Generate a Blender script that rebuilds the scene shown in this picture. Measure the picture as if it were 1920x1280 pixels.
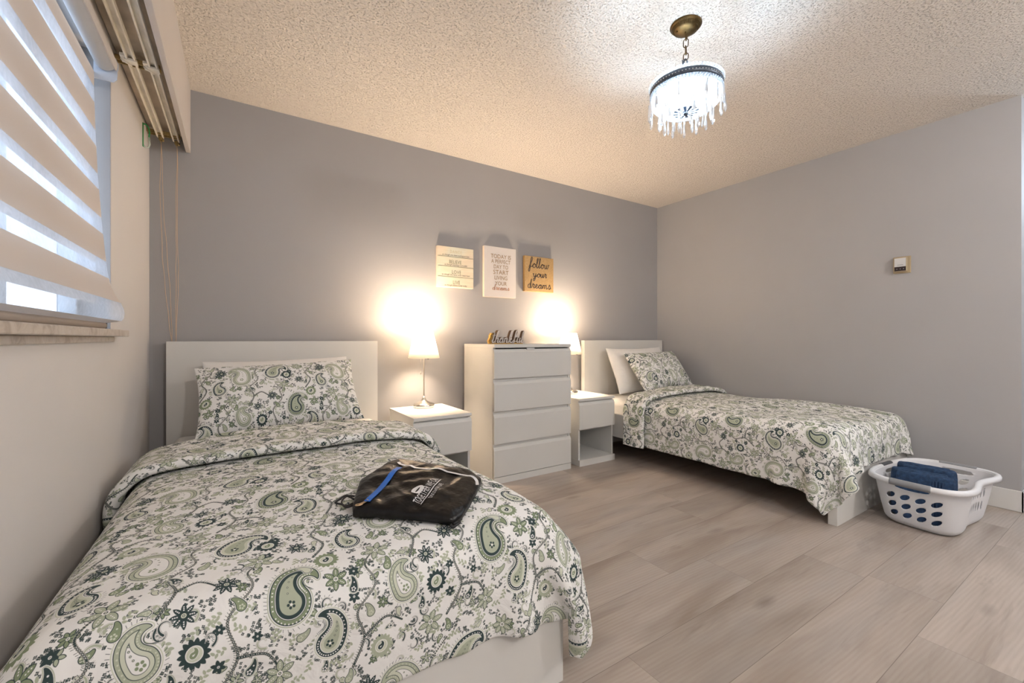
import bpy, bmesh, math, random
import numpy as np
from mathutils import Vector, Matrix, noise as mnoise

for o in list(bpy.data.objects): bpy.data.objects.remove(o, do_unlink=True)
SC = bpy.context.scene
COL = SC.collection
random.seed(4)

# ---------------------------------------------------------------- camera, world, lights, exposure
YAW = math.radians(32.8)
cam_d = bpy.data.cameras.new('camera'); cam = bpy.data.objects.new('camera', cam_d); COL.objects.link(cam)
cam.location = (0, 0, 1.04); cam.rotation_euler = (math.radians(90), 0, -YAW)
cam_d.sensor_width = 36; cam_d.lens = 798/1920*36; cam_d.shift_y = -5/1920; cam_d.clip_start = .02
SC.camera = cam
vs = SC.view_settings
vs.view_transform = 'Standard'; vs.look = 'None'; vs.gamma = 1; vs.use_curve_mapping = False; vs.exposure = 1.5

world = bpy.data.worlds.new('World'); SC.world = world; world.use_nodes = True
world.node_tree.nodes['Background'].inputs[0].default_value = (.66, .80, 1.0, 1)
world.node_tree.nodes['Background'].inputs[1].default_value = 1.15

def lamp(name, kind, loc, power, color, size=.1, rot=(0, 0, 0), size_y=None):
    d = bpy.data.lights.new(name, kind); d.energy = power; d.color = color
    if kind == 'AREA':
        d.size = size
        if size_y: d.shape = 'RECTANGLE'; d.size_y = size_y
    else: d.shadow_soft_size = size
    o = bpy.data.objects.new(name, d); COL.objects.link(o); o.location = loc; o.rotation_euler = rot
    return o
R90 = math.pi/2
WARM = (1.0, .76, .53)
lamp('added_fill_near', 'POINT', (3.0, -1.0, 2.30), 25, (1.0, .95, .91), .07)  # added fill light, out of view behind the camera
lamp('added_fill_far', 'POINT', (.9, -1.5, 2.30), 25, (1.0, .95, .91), .07)  # second added fill light, also unseen
lamp('hall_bulb', 'POINT', (5.0, -.2, 2.2), 12, (.65, .82, 1.0), .08)
lamp('chandelier_bulb', 'POINT', (1.762, 1.233, 2.15), 7.0, (.62, .81, 1.0), .035)

# ---------------------------------------------------------------- helpers
def tag(o, label=None, cat=None, group=None, kind=None):
    if label: o['label'] = label
    if cat: o['category'] = cat
    if group: o['group'] = group
    if kind: o['kind'] = kind
    return o
def empty(name, loc, rz=0, label=None, cat=None, group=None):
    o = bpy.data.objects.new(name, None); COL.objects.link(o); o.location = loc; o.rotation_euler = (0, 0, rz); o.empty_display_size = .05
    return tag(o, label, cat, group)
def obj(name, bm, m, parent=None, smooth=False, loc=None):
    me = bpy.data.meshes.new(name); bm.normal_update(); bm.to_mesh(me); bm.free()
    for x in (m if isinstance(m, (list, tuple)) else [m]): me.materials.append(x)
    if smooth: me.polygons.foreach_set('use_smooth', [True]*len(me.polygons))
    o = bpy.data.objects.new(name, me); COL.objects.link(o)
    if loc: o.location = loc
    if parent: o.parent = parent
    return o
def box(bm, x0, x1, y0, y1, z0, z1, bev=0, seg=2, mi=0):
    r = bmesh.ops.create_cube(bm, size=1)['verts']
    for v in r: v.co = Vector((x0+(x1-x0)*(v.co.x+.5), y0+(y1-y0)*(v.co.y+.5), z0+(z1-z0)*(v.co.z+.5)))
    fs = set(f for v in r for f in v.link_faces)
    for f in fs: f.material_index = mi
    if bev:
        es = list(set(e for v in r for e in v.link_edges))
        bmesh.ops.bevel(bm, geom=es, offset=bev, segments=seg, profile=.5, affect='EDGES', clamp_overlap=True)
def bx(*a, **k):
    bm = bmesh.new(); box(bm, *a, **k); return bm
def tube(bm, pts, r, n=10, caps=True, mi=0, closed=False):
    pts = [Vector(p) for p in pts]; N = len(pts); rr = r if isinstance(r, (list, tuple)) else [r]*N
    rings = []; up = None
    for i, p in enumerate(pts):
        a = pts[(i-1) % N] if (i > 0 or closed) else p; b = pts[(i+1) % N] if (i < N-1 or closed) else p
        t = (b-a).normalized()
        if up is None: up = Vector((0, 0, 1)) if abs(t.z) < .9 else Vector((1, 0, 0))
        s = t.cross(up).normalized(); up = s.cross(t).normalized()
        rings.append([bm.verts.new(p+(s*math.cos(2*math.pi*k/n)+up*math.sin(2*math.pi*k/n))*rr[i]) for k in range(n)])
    for i in range(N if closed else N-1):
        A, B = rings[i], rings[(i+1) % N]
        for k in range(n):
            f = bm.faces.new((A[k], A[(k+1) % n], B[(k+1) % n], B[k])); f.smooth = True; f.material_index = mi
    if caps and not closed:
        bm.faces.new(rings[0][::-1]); bm.faces.new(rings[-1])
def lathe(bm, prof, n=48, c=(0, 0), mi=0, close=False):
    rings = [[bm.verts.new((c[0]+r*math.cos(2*math.pi*k/n), c[1]+r*math.sin(2*math.pi*k/n), z)) for k in range(n)] for r, z in prof]
    if close: rings.append(rings[0])
    for A, B in zip(rings, rings[1:]):
        for k in range(n):
            f = bm.faces.new((A[k], A[(k+1) % n], B[(k+1) % n], B[k])); f.smooth = True; f.material_index = mi
    return rings
def grid_mesh(name, P, uv, m, parent=None, loc=None, wrap=False):
    """P (a, b, 3) array of points -> one smooth quad mesh with uv in metres."""
    a, b = P.shape[:2]; me = bpy.data.meshes.new(name)
    idx = np.arange(a*b).reshape(a, b)
    q = np.stack([idx[:-1, :-1], idx[1:, :-1], idx[1:, 1:], idx[:-1, 1:]], -1).reshape(-1, 4)
    me.from_pydata(P.reshape(-1, 3).tolist(), [], q.tolist())
    u = me.uv_layers.new(name='cloth'); U = uv.reshape(-1, 2)[q.reshape(-1)]
    u.data.foreach_set('uv', U.astype(np.float32).ravel())
    me.polygons.foreach_set('use_smooth', [True]*len(me.polygons))
    me.materials.append(m)
    o = bpy.data.objects.new(name, me); COL.objects.link(o)
    if parent: o.parent = parent
    if loc: o.location = loc
    return o
def subsurf(o, lv=1):
    md = o.modifiers.new('subsurf', 'SUBSURF'); md.levels = lv; md.render_levels = lv
def solid(o, t, off=-1):
    md = o.modifiers.new('solid', 'SOLIDIFY'); md.thickness = t; md.offset = off
def nz(x, y, z=0, s=1.):
    return mnoise.noise(Vector((x*s, y*s, z*s)))

# ---------------------------------------------------------------- materials
class NT:
    def __init__(s, name):
        s.m = bpy.data.materials.new(name); s.m.use_nodes = True; s.t = s.m.node_tree; s.n = s.t.nodes; s.l = s.t.links
        s.b = s.n['Principled BSDF']; s.out = s.n['Material Output']
    def add(s, ty, **kw):
        n = s.n.new(ty)
        for k, v in kw.items(): setattr(n, k, v)
        return n
    def put(s, sock, v):
        if hasattr(v, 'is_linked') or isinstance(v, bpy.types.NodeSocket): s.l.new(v, sock)
        else: sock.default_value = v
    def math(s, op, a, b=0., c=None):
        n = s.add('ShaderNodeMath', operation=op); s.put(n.inputs[0], a); s.put(n.inputs[1], b)
        if c is not None: s.put(n.inputs[2], c)
        return n.outputs[0]
    def mix(s, f, a, b, bt='MIX'):
        n = s.add('ShaderNodeMixRGB', blend_type=bt); s.put(n.inputs[0], f); s.put(n.inputs[1], a); s.put(n.inputs[2], b); return n.outputs[0]
    def noise(s, vec, scale, detail=2., rough=.5, dist=0.):
        n = s.add('ShaderNodeTexNoise'); s.put(n.inputs['Vector'], vec); n.inputs['Scale'].default_value = scale
        n.inputs['Detail'].default_value = detail; n.inputs['Roughness'].default_value = rough; n.inputs['Distortion'].default_value = dist
        return n.outputs[0]
    def ramp(s, f, stops):
        n = s.add('ShaderNodeValToRGB'); s.put(n.inputs[0], f); e = n.color_ramp.elements
        while len(e) < len(stops): e.new(.5)
        for k, (p, c) in enumerate(stops): e[k].position = p; e[k].color = tuple(c)+(1,) if len(c) == 3 else c
        return n.outputs[0]
    def bump(s, h, strength, dist):
        n = s.add('ShaderNodeBump'); n.inputs['Strength'].default_value = strength; n.inputs['Distance'].default_value = dist
        s.put(n.inputs['Height'], h); s.l.new(n.outputs[0], s.b.inputs['Normal']); return n
    def obco(s): return s.add('ShaderNodeTexCoord').outputs['Object']
    def pos(s): return s.add('ShaderNodeNewGeometry').outputs['Position']
def C4(c): return (c[0], c[1], c[2], 1)
def simple(name, col, rough=.5, metal=0., bump=None, var=None, **kw):
    t = NT(name); t.b.inputs['Roughness'].default_value = rough; t.b.inputs['Metallic'].default_value = metal
    co = t.obco()
    v = var or (.04, 6.)
    f = t.noise(co, v[1], 3.)
    lo = tuple(c*(1-v[0]) for c in col); hi = tuple(min(1, c*(1+v[0])) for c in col)
    t.l.new(t.ramp(f, [(.3, lo), (.7, hi)]), t.b.inputs['Base Color'])
    if bump: t.bump(t.noise(co, bump[0], 3., .6), bump[1], bump[2])
    for k, x in kw.items(): t.b.inputs[k.replace('_', ' ')].default_value = x
    return t.m
M_WALL = simple('grey_wall_paint', (.385, .385, .395), .62, bump=(160, .10, .003), var=(.012, 3))
M_WALL_ACC = simple('darker_grey_wall_paint', (.352, .347, .350), .60, bump=(160, .10, .003), var=(.012, 3))
M_WALL_L = simple('light_wall_paint', (.70, .675, .66), .62, bump=(160, .10, .003), var=(.012, 3))
M_TRIM = simple('white_trim_paint', (.68, .68, .67), .4)
M_WHITE = simple('white_laminate', (.66, .655, .63), .38, var=(.01, 4))
M_GAP = simple('dark_recess', (.10, .095, .09), .6)
M_SHEET = simple('white_cotton', (.80, .79, .77), .85, bump=(22, .35, .012), var=(.02, 9))
M_CHROME = simple('brushed_nickel', (.72, .68, .62), .22, 1.0)
M_BRASS = simple('aged_brass', (.12, .075, .03), .45, 1.0, bump=(60, .2, .003), var=(.35, 30))
M_DKMETAL = simple('dark_pewter', (.10, .12, .15), .4, .8, var=(.3, 40))
M_TRACK = simple('cream_enamel_track', (.86, .80, .69), .45, var=(.10, 14))
M_BRACKET = simple('yellowed_zinc_bracket', (.36, .27, .12), .5, .5, bump=(90, .4, .004), var=(.4, 40))
M_PLY = simple('stained_board', (.72, .62, .49), .7, bump=(30, .3, .004), var=(.22, 7))
M_CORD = simple('tan_cord', (.66, .46, .27), .8)
M_GREEN = simple('green_plastic', (.03, .32, .09), .35)
M_CLEARP = simple('clear_plastic', (.70, .78, .70), .3, Transmission_Weight=.5)
M_BASKET = simple('white_basket_plastic', (.74, .75, .78), .42, var=(.01, 5))
M_GRIP = simple('grey_grip_plastic', (.27, .28, .30), .5)
M_GRIPD = simple('dark_grip_plastic', (.07, .075, .085), .5)
M_TOWEL = simple('navy_terry', (.030, .070, .155), .95, bump=(420, 1.0, .006), var=(.35, 60))
M_TOWELB = simple('navy_terry_border', (.022, .055, .125), .7, bump=(200, .4, .003), var=(.2, 30))
M_NYLON = simple('black_nylon', (.005, .0045, .0045), .33, bump=(14, .5, .02), Specular_IOR_Level=.30, var=(.3, 12))
M_PIPING = simple('reflective_piping', (.70, .70, .71), .4)
M_BLUE = simple('blue_zip_tape', (.008, .13, .52), .5)
M_PRINT = simple('white_print', (.72, .72, .72), .5)
M_BLACKC = simple('black_cord', (.012, .012, .014), .6)
M_GOLD = simple('pale_brass_zip', (.72, .52, .32), .3, 1.0)
M_INK = simple('dark_ink', (.05, .04, .04), .6)
M_CANVAS = simple('white_canvas', (.66, .62, .60), .8, bump=(300, .3, .002), var=(.02, 5))
M_CANVAS_EDGE = simple('cream_canvas_edge', (.80, .68, .55), .8)
M_GOLDINK = simple('gold_ink', (.30, .19, .08), .5)
M_GREENINK = simple('sage_ink', (.15, .17, .10), .6)
M_COPPER = simple('copper_ink', (.50, .22, .10), .45)
M_SIGNFACE = simple('whitewashed_wood', (.66, .62, .58), .6)
M_SIGNBODY = simple('stained_wood_block', (.12, .065, .03), .6, var=(.3, 60))
M_SIGNGOLD = simple('ochre_wood', (.55, .32, .07), .6)
M_THGOLD = simple('tan_plastic', (.42, .34, .22), .4)
M_SCREEN = simple('pale_lcd', (.60, .61, .62), .3)
M_DKPLAST = simple('dark_brown_plastic', (.022, .012, .014), .35)
M_VINYL = simple('window_frame_vinyl', (.52, .56, .60), .4)

def m_ceiling():
    t = NT('popcorn_ceiling'); co = t.pos(); t.b.inputs['Roughness'].default_value = .95
    a = t.noise(co, 95, 3., .65); v = t.add('ShaderNodeTexVoronoi'); t.put(v.inputs['Vector'], co); v.inputs['Scale'].default_value = 70
    p = t.ramp(t.noise(co, 105, 2., .6), [(.30, (0, 0, 0)), (.44, (1, 1, 1))])
    h = t.math('ADD', t.math('MULTIPLY', a, .7), t.math('ADD', t.math('MULTIPLY', v.outputs['Distance'], -.35), t.math('MULTIPLY', p, .8)))
    t.bump(h, 1.0, .010)
    t.b.inputs['Base Color'].default_value = (.82, .76, .70, 1)
    return t.m
M_CEIL = m_ceiling()

def m_floor():
    t = NT('grey_oak_planks'); sp = t.add('ShaderNodeSeparateXYZ'); t.l.new(t.pos(), sp.inputs[0]); x, y = sp.outputs[0], sp.outputs[1]
    W, L = .2405, 1.22
    r = t.math('DIVIDE', t.math('SUBTRACT', y, .485), W); row = t.math('FLOOR', r); fy = t.math('SUBTRACT', r, row)
    wn = t.add('ShaderNodeTexWhiteNoise', noise_dimensions='1D'); t.put(wn.inputs['W'], t.math('ADD', row, 3.0))
    off = t.math('ADD', wn.outputs['Value'], t.math('MULTIPLY', row, -.18))
    xs = t.math('ADD', t.math('DIVIDE', t.math('SUBTRACT', x, 2.08), L), off)
    col = t.math('FLOOR', xs); fx = t.math('SUBTRACT', xs, col)
    cid = t.add('ShaderNodeCombineXYZ'); t.put(cid.inputs[0], row); t.put(cid.inputs[1], col)
    pn = t.add('ShaderNodeTexWhiteNoise', noise_dimensions='3D'); t.l.new(cid.outputs[0], pn.inputs['Vector']); rv = pn.outputs['Value']
    gv = t.add('ShaderNodeCombineXYZ'); t.put(gv.inputs[0], t.math('ADD', x, t.math('MULTIPLY', rv, 31.))); t.put(gv.inputs[1], t.math('ADD', y, t.math('MULTIPLY', rv, 17.))); t.put(gv.inputs[2], t.math('MULTIPLY', rv, 9.))
    def scaled(sx, sy):
        m = t.add('ShaderNodeMapping'); t.l.new(gv.outputs[0], m.inputs[0]); m.inputs['Scale'].default_value = (sx, sy, 1); return m.outputs[0]
    broad = t.noise(scaled(1.1, 6.5), 1.0, 3., .55, .6)
    fine = t.noise(scaled(6, 150), 1.0, 4., .6)
    streak = t.noise(scaled(1.6, 15.), 1.0, 4., .6, 1.2)
    wv = t.add('ShaderNodeTexWave', wave_type='RINGS', rings_direction='SPHERICAL'); t.l.new(scaled(.55, 3.2), wv.inputs[0]); wv.inputs['Scale'].default_value = 7.; wv.inputs['Distortion'].default_value = 5.; wv.inputs['Detail'].default_value = 2.; wv.inputs['Detail Scale'].default_value = .7
    c = t.ramp(broad, [(.28, (.285, .235, .20)), (.45, (.375, .325, .285)), (.62, (.445, .39, .347)), (.8, (.40, .355, .32))])
    c = t.mix(t.math('MULTIPLY', t.math('SUBTRACT', 1., t.math('MULTIPLY', wv.outputs['Fac'], 1.)), .16), c, (.24, .18, .135, 1))
    dk = t.ramp(streak, [(.30, (1, 1, 1)), (.42, (0, 0, 0))]); c = t.mix(t.math('MULTIPLY', dk, .30), c, (.165, .125, .10, 1))
    gr = t.ramp(t.noise(scaled(.9, 4.), 1.7, 2.), [(.5, (0, 0, 0)), (.75, (1, 1, 1))]); c = t.mix(t.math('MULTIPLY', gr, .35), c, (.33, .32, .315, 1))
    c = t.mix(t.math('MULTIPLY', t.math('SUBTRACT', fine, .5), .5), c, (.14, .11, .09, 1))
    kn = t.add('ShaderNodeTexVoronoi'); t.l.new(scaled(1.5, 4.3), kn.inputs['Vector']); kn.inputs['Scale'].default_value = 1.0
    kd = t.ramp(kn.outputs['Distance'], [(.03, (1, 1, 1)), (.13, (0, 0, 0))]); c = t.mix(t.math('MULTIPLY', kd, .55), c, (.15, .12, .10, 1))
    tone = t.math('ADD', .90, t.math('MULTIPLY', rv, .20))
    c = t.mix(1., c, t.add('ShaderNodeCombineColor').outputs[0], 'MULTIPLY')
    cc = [n for n in t.n if n.bl_idname == 'ShaderNodeCombineColor'][0]
    for k in range(3): t.put(cc.inputs[k], tone)
    e1 = t.math('MINIMUM', fy, t.math('SUBTRACT', 1., fy)); e2 = t.math('MINIMUM', fx, t.math('SUBTRACT', 1., fx))
    g1 = t.math('LESS_THAN', t.math('MULTIPLY', e1, W), .0011); g2 = t.math('LESS_THAN', t.math('MULTIPLY', e2, L), .0010)
    g = t.math('MAXIMUM', g1, t.math('MULTIPLY', g2, .7)); c = t.mix(t.math('MULTIPLY', g, .6), c, (.11, .085, .07, 1))
    t.l.new(c, t.b.inputs['Base Color'])
    t.put(t.b.inputs['Roughness'], t.math('ADD', .40, t.math('MULTIPLY', fine, .14)))
    t.bump(t.math('ADD', t.math('MULTIPLY', fine, .4), t.math('MULTIPLY', g, -2.)), .25, .0015)
    return t.m
M_FLOOR = m_floor()

def paisley_tile(S=1024):
    """RGB tile of the bedding print, drawn with tapered strokes (distance fields)."""
    rng = np.random.RandomState(7)
    W = np.array([.83, .83, .815]); DK = np.array([.030, .055, .056]); G1 = np.array([.24, .295, .185])
    G2 = np.array([.42, .46, .35]); G3 = np.array([.60, .63, .52]); GR = np.array([.40, .385, .345])
    img = np.ones((S, S, 3)) * W
    def box(x0, y0, x1, y1):
        i0, j0, i1, j1 = int(y0*S)-1, int(x0*S)-1, int(y1*S)+2, int(x1*S)+2
        ii, jj = np.arange(i0, i1), np.arange(j0, j1)
        X, Y = np.meshgrid((jj+.5)/S, (ii+.5)/S)
        return ii % S, jj % S, X, Y
    def sdf(P, R, pad=.02):
        P = np.array(P, float); R = np.array(R, float); m = R.max()+pad
        ii, jj, X, Y = box(P[:, 0].min()-m, P[:, 1].min()-m, P[:, 0].max()+m, P[:, 1].max()+m)
        D = np.full(X.shape, 9.)
        for k in range(len(P)):
            np.minimum(D, np.hypot(X-P[k, 0], Y-P[k, 1])-R[k], out=D)
        return ii, jj, D
    def put(f, lvl, col, inner=None):
        ii, jj, D = f
        a = np.clip(.5-(D-lvl)*S/1.4, 0, 1)
        if inner is not None: a = a*np.clip(.5+(D-inner)*S/1.4, 0, 1)
        ix = np.ix_(ii, jj); img[ix] = img[ix]*(1-a[..., None])+np.array(col)*a[..., None]
    def spl(pts, n=70):
        pts = np.array(pts, float); t = np.linspace(0, 1, n)*(len(pts)-1); k = np.minimum(t.astype(int), len(pts)-2)
        u = (t-k)[:, None]; p0 = pts[np.maximum(k-1, 0)]; p1 = pts[k]; p2 = pts[k+1]; p3 = pts[np.minimum(k+2, len(pts)-1)]
        return .5*(2*p1+(p2-p0)*u+(2*p0-5*p1+4*p2-p3)*u**2+(3*p1-p0-3*p2+p3)*u**3)
    def dot(x, y, r, c): put(sdf([(x, y)], [r], .003), 0, c)
    def dots(P, r, c, step, off=0):
        d = np.r_[0, np.cumsum(np.hypot(*np.diff(P, axis=0).T))]; T = np.gradient(P, axis=0); T /= np.maximum(np.hypot(*T.T), 1e-6)[:, None]
        for s in np.arange(step/2, d[-1], step):
            k = int(np.searchsorted(d, s)); k = min(k, len(P)-1); o = off if np.isscalar(off) else off[k]
            dot(P[k, 0]-T[k, 1]*o, P[k, 1]+T[k, 0]*o, r, c)
    def ticks(P, o0, o1, w, c, step):
        d = np.r_[0, np.cumsum(np.hypot(*np.diff(P, axis=0).T))]; T = np.gradient(P, axis=0); T /= np.maximum(np.hypot(*T.T), 1e-6)[:, None]
        o0 = np.broadcast_to(o0, len(P)); o1 = np.broadcast_to(o1, len(P))
        for s in np.arange(step, d[-1], step):
            k = min(int(np.searchsorted(d, s)), len(P)-1); n = np.array([-T[k, 1], T[k, 0]])
            a, b = P[k]+n*o0[k], P[k]+n*o1[k]+T[k]*(o1[k]-o0[k])*.4
            q = np.linspace(0, 1, 6)[:, None]; put(sdf(a+(b-a)*q, np.full(6, w), .003), 0, c)
    def drop(cx, cy, L, ang, curl=1.5, fat=.34, n=60):   # a paisley drop: bulb at one end, tip curling over
        t = np.linspace(0, 1, n); h = ang+curl*t**1.5; st = L/n
        x = cx+np.cumsum(np.cos(h))*st; y = cy+np.cumsum(np.sin(h))*st
        return np.c_[x, y], L*fat*(1-t)**.8*(1-.1*t)+.0012
    def paisley(cx, cy, L, ang, curl, kind=0, fat=.34):
        P, R = drop(cx, cy, L, ang, curl, fat); f = sdf(P, R, .06)
        put(f, .016, W); put(f, .010, G3 if kind != 2 else G2); put(f, .0065, W)
        put(f, .003, DK)
        if kind == 0:
            put(f, 0, G2); put(f, -.014, DK); put(f, -.0165, G3); put(f, -.03, DK); put(f, -.032, W)
        elif kind == 1:
            put(f, -.0135, W); put(f, -.016, G3); put(f, -.030, G2)
        else:
            put(f, -.0015, G1); put(f, -.017, DK); put(f, -.019, W); put(f, -.0215, DK); put(f, -.036, G2)
        for sg in (1, -1):
            dots(P[:50], .0030, W if kind else G3, .0125, sg*np.maximum(R-.0070, .001)[:50])
            ticks(P[:56], sg*(R[:56]+.014), sg*(R[:56]+.024), .0011, DK, .009)
        th = ang+np.pi+np.linspace(-1.35, 1.35, 14)
        for k in th:
            dot(cx+(R[0]-.007)*np.cos(k), cy+(R[0]-.007)*np.sin(k), .0030, W if kind else G3)
            a = np.array([cx, cy])+(R[0]+.014)*np.array([np.cos(k), np.sin(k)]); b = a+.011*np.array([np.cos(k+.4), np.sin(k+.4)])
            put(sdf(a+(b-a)*np.linspace(0, 1, 6)[:, None], np.full(6, .0011), .003), 0, DK)
        for k in range(5):
            q = ang+k*1.257; dot(cx+.012*np.cos(q), cy+.012*np.sin(q), .0058, DK if kind != 0 else G1)
        dot(cx, cy, .005, W)
        for k in (10, 16, 22, 28): dot(P[k, 0], P[k, 1], .004, DK); dot(P[k, 0], P[k, 1], .0022, G3)
    def petal(cx, cy, L, ang, w, col, rim=DK, r0=.2, inner=True):
        t = np.linspace(0, 1, 16); d = np.array([np.cos(ang), np.sin(ang)])
        P = np.array([cx, cy])+(r0*L+t[:, None]*L*(1-r0))*d; R = w*np.sin(np.pi*np.clip(t, .03, .985)**.8)**.8
        f = sdf(P, R, .006); put(f, .0022, rim); put(f, -.0004, col)
        if inner:
            for k in (5, 8, 11): dot(P[k, 0], P[k, 1], .0024, W)
    def flower(cx, cy, L, n, col, a0=0., w=None, rim=DK, c0=W, inner=True):
        w = w or L*.22
        for k in range(n): petal(cx, cy, L*(1+.08*rng.uniform(-1, 1)), a0+k*2*np.pi/n, w, col, rim, .22, inner)
        dot(cx, cy, L*.2, c0); dot(cx, cy, L*.11, DK); dot(cx, cy, L*.06, G3)
    def burst(cx, cy, L, n, col, ctr):
        for k in range(n):
            petal(cx, cy, L, k*2*np.pi/n, L*.15, col, col, .45, False)
        dot(cx, cy, L*.56, W); dot(cx, cy, L*.5, G3)
        P, R = drop(cx-L*.1, cy-L*.08, L*.62, .5, 2.2, .33, 26); f = sdf(P, R, .01); put(f, .002, W); put(f, 0, ctr); put(f, -.009, W); put(f, -.012, ctr)
    def leaf(cx, cy, L, ang, col, curl=.9):
        P, R = drop(cx, cy, L, ang, curl, .27, 26); f = sdf(P, R, .01)
        put(f, .0075, W); put(f, .0055, G2 if col is DK else DK); put(f, .0028, W if col is DK else col); put(f, .0015, col)
        for k in range(5):
            q = k*1.257; dot(cx+.0075*np.cos(q), cy+.0075*np.sin(q), .0035, W if col is DK else G3)
        dot(P[12, 0], P[12, 1], .003, W if col is DK else G3)
    def vine(pts, w=.0045):
        P = spl(pts); f = sdf(P, np.linspace(w, w*.45, len(P))+.0002, .012); put(f, .0028, GR); put(f, .001, DK)
        dots(P[:52], .0016, W, .0085); ticks(P, .008, .014, .001, DK, .011)
    def sprig(cx, cy, n=7):
        a = rng.uniform(0, 6.28)
        for k in range(n):
            q = a+rng.uniform(-.7, .7); r = rng.uniform(.01, .042); x, y = cx+r*np.cos(q), cy+r*np.sin(q)
            for j in range(4):
                u = j*1.571+rng.uniform(0, .6); dot(x+.0036*np.cos(u), y+.0036*np.sin(u), .0025, DK)
            put(sdf(np.linspace((x, y), (cx, cy), 12)[:5], np.full(5, .0008), .002), 0, GR)
    # fine ground of sprinkles and pale foliage first
    for k in range(330): sprig(rng.rand(), rng.rand(), 4+rng.randint(5))
    for k in range(60):                                                  # small scrolls
        cx, cy, a, g = rng.rand(), rng.rand(), rng.uniform(0, 6.28), rng.choice([-1, 1]); t = np.linspace(0, 1, 30)
        h = a+g*4.2*t**1.4; P = np.c_[cx+np.cumsum(np.cos(h))*.0030, cy+np.cumsum(np.sin(h))*.0030]
        f = sdf(P, .0035*(1-t)+.0008, .01); put(f, .003, GR); put(f, .0016, W); put(f, 0, G2 if k % 2 else DK)
        ticks(P, .008, .014, .001, DK, .010)
    for k in range(90):
        cx, cy, a = rng.rand(), rng.rand(), rng.uniform(0, 6.28)
        for j in range(5): petal(cx+.010*j*np.cos(a), cy+.010*j*np.sin(a), .015, a+(1 if j % 2 else -1)*.9, .0032, G2, G2, .1, False)
    for k in range(46): leaf(rng.rand(), rng.rand(), rng.uniform(.022, .036), rng.uniform(0, 6.28), [DK, G1, G2, G3][k % 4], .8)
    for k in range(34): flower(rng.rand(), rng.rand(), rng.uniform(.018, .030), 5+k % 3, [G2, DK, G1][k % 3], rng.rand(), None, DK, W, False)
    V = [[(.02, .10), (.10, .22), (.07, .36), (.16, .47), (.15, .58), (.22, .66)], [(.55, .02), (.60, .14), (.57, .26), (.66, .36), (.63, .46), (.70, .54)],
         [(.60, .14), (.70, .20), (.78, .16)], [(.10, .22), (.20, .20), (.25, .12)], [(.42, .60), (.48, .70), (.44, .82), (.52, .92), (.55, 1.02)],
         [(.84, .42), (.90, .54), (.87, .66), (.95, .76), (.93, .88), (1.02, .98)], [(.9, .54), (.97, .58), (1.03, .53)]]
    for v in V: vine(v)
    paisley(.30, .36, .26, 1.9, -3.4, 2, .30); paisley(.80, .78, .26, 1.2, 3.3, 0, .30)
    paisley(.45, .16, .19, .9, 2.6, 1, .30); paisley(.10, .83, .22, 1.4, -2.9, 1, .32); paisley(.80, .30, .17, 2.3, -2.6, 0, .34)
    paisley(.60, .66, .15, 2.2, -2.4, 1, .34)
    flower(.20, .66, .062, 6, G2, .3); flower(.70, .53, .060, 6, G2, .1); flower(.25, .10, .056, 6, G2, .5); flower(.93, .09, .060, 6, G2, .2)
    flower(.36, .93, .058, 7, G2, .4); flower(.49, .42, .052, 6, G1, .4)
    flower(.62, .90, .054, 9, DK, .2, .0085, DK, G3); flower(.07, .52, .048, 9, DK, .1, .008, DK, G3); flower(.36, .72, .046, 9, DK, .0, .007, DK, G3); flower(.93, .42, .044, 8, DK, .0, .007, DK, G3)
    burst(.47, .55, .055, 16, G1, DK); burst(.68, .07, .052, 16, G2, DK); burst(.24, .80, .050, 14, DK, G1); burst(.96, .28, .052, 14, DK, G1)
    for a in [(.56, .36, .055, 1.2, DK), (.12, .40, .05, 1.9, G1), (.73, .42, .05, 1.1, G1), (.38, .50, .045, 2.2, G3), (.14, .15, .05, .8, DK), (.33, .22, .045, .3, G2),
              (.50, .80, .05, 1.9, G1), (.42, .66, .045, .9, DK), (.90, .62, .05, 1.9, DK), (.98, .70, .05, .8, G2), (.63, .24, .05, 1.7, G2), (.88, .19, .045, 1.2, DK), (.03, .03, .045, 1.5, G1), (.53, .97, .045, 1.0, G2), (.70, .66, .045, .7, G1)]:
        leaf(*a)
    return np.clip(img, 0, 1)


def m_paisley():
    S = 1024; im = bpy.data.images.new('paisley_weave', S, S, float_buffer=True); im.colorspace_settings.name = 'Non-Color'
    a = np.ones((S, S, 4), np.float32); a[..., :3] = paisley_tile(S); im.pixels.foreach_set(a.ravel()); im.update(); im.pack()
    t = NT('green_paisley_cotton'); uv = t.add('ShaderNodeUVMap'); uv.uv_map = 'cloth'
    mp = t.add('ShaderNodeMapping'); t.l.new(uv.outputs[0], mp.inputs[0]); mp.inputs['Scale'].default_value = (1/.48, 1/.48, 1)
    tx = t.add('ShaderNodeTexImage'); tx.image = im; t.l.new(mp.outputs[0], tx.inputs[0])
    t.l.new(tx.outputs[0], t.b.inputs['Base Color'])
    t.b.inputs['Roughness'].default_value = .88
    mm = t.add('ShaderNodeMapping'); t.l.new(uv.outputs[0], mm.inputs[0])
    n1 = t.noise(mm.outputs[0], 11, 4., .55, .6); t.bump(n1, .6, .016)
    return t.m
M_PAIS = m_paisley()

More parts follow.
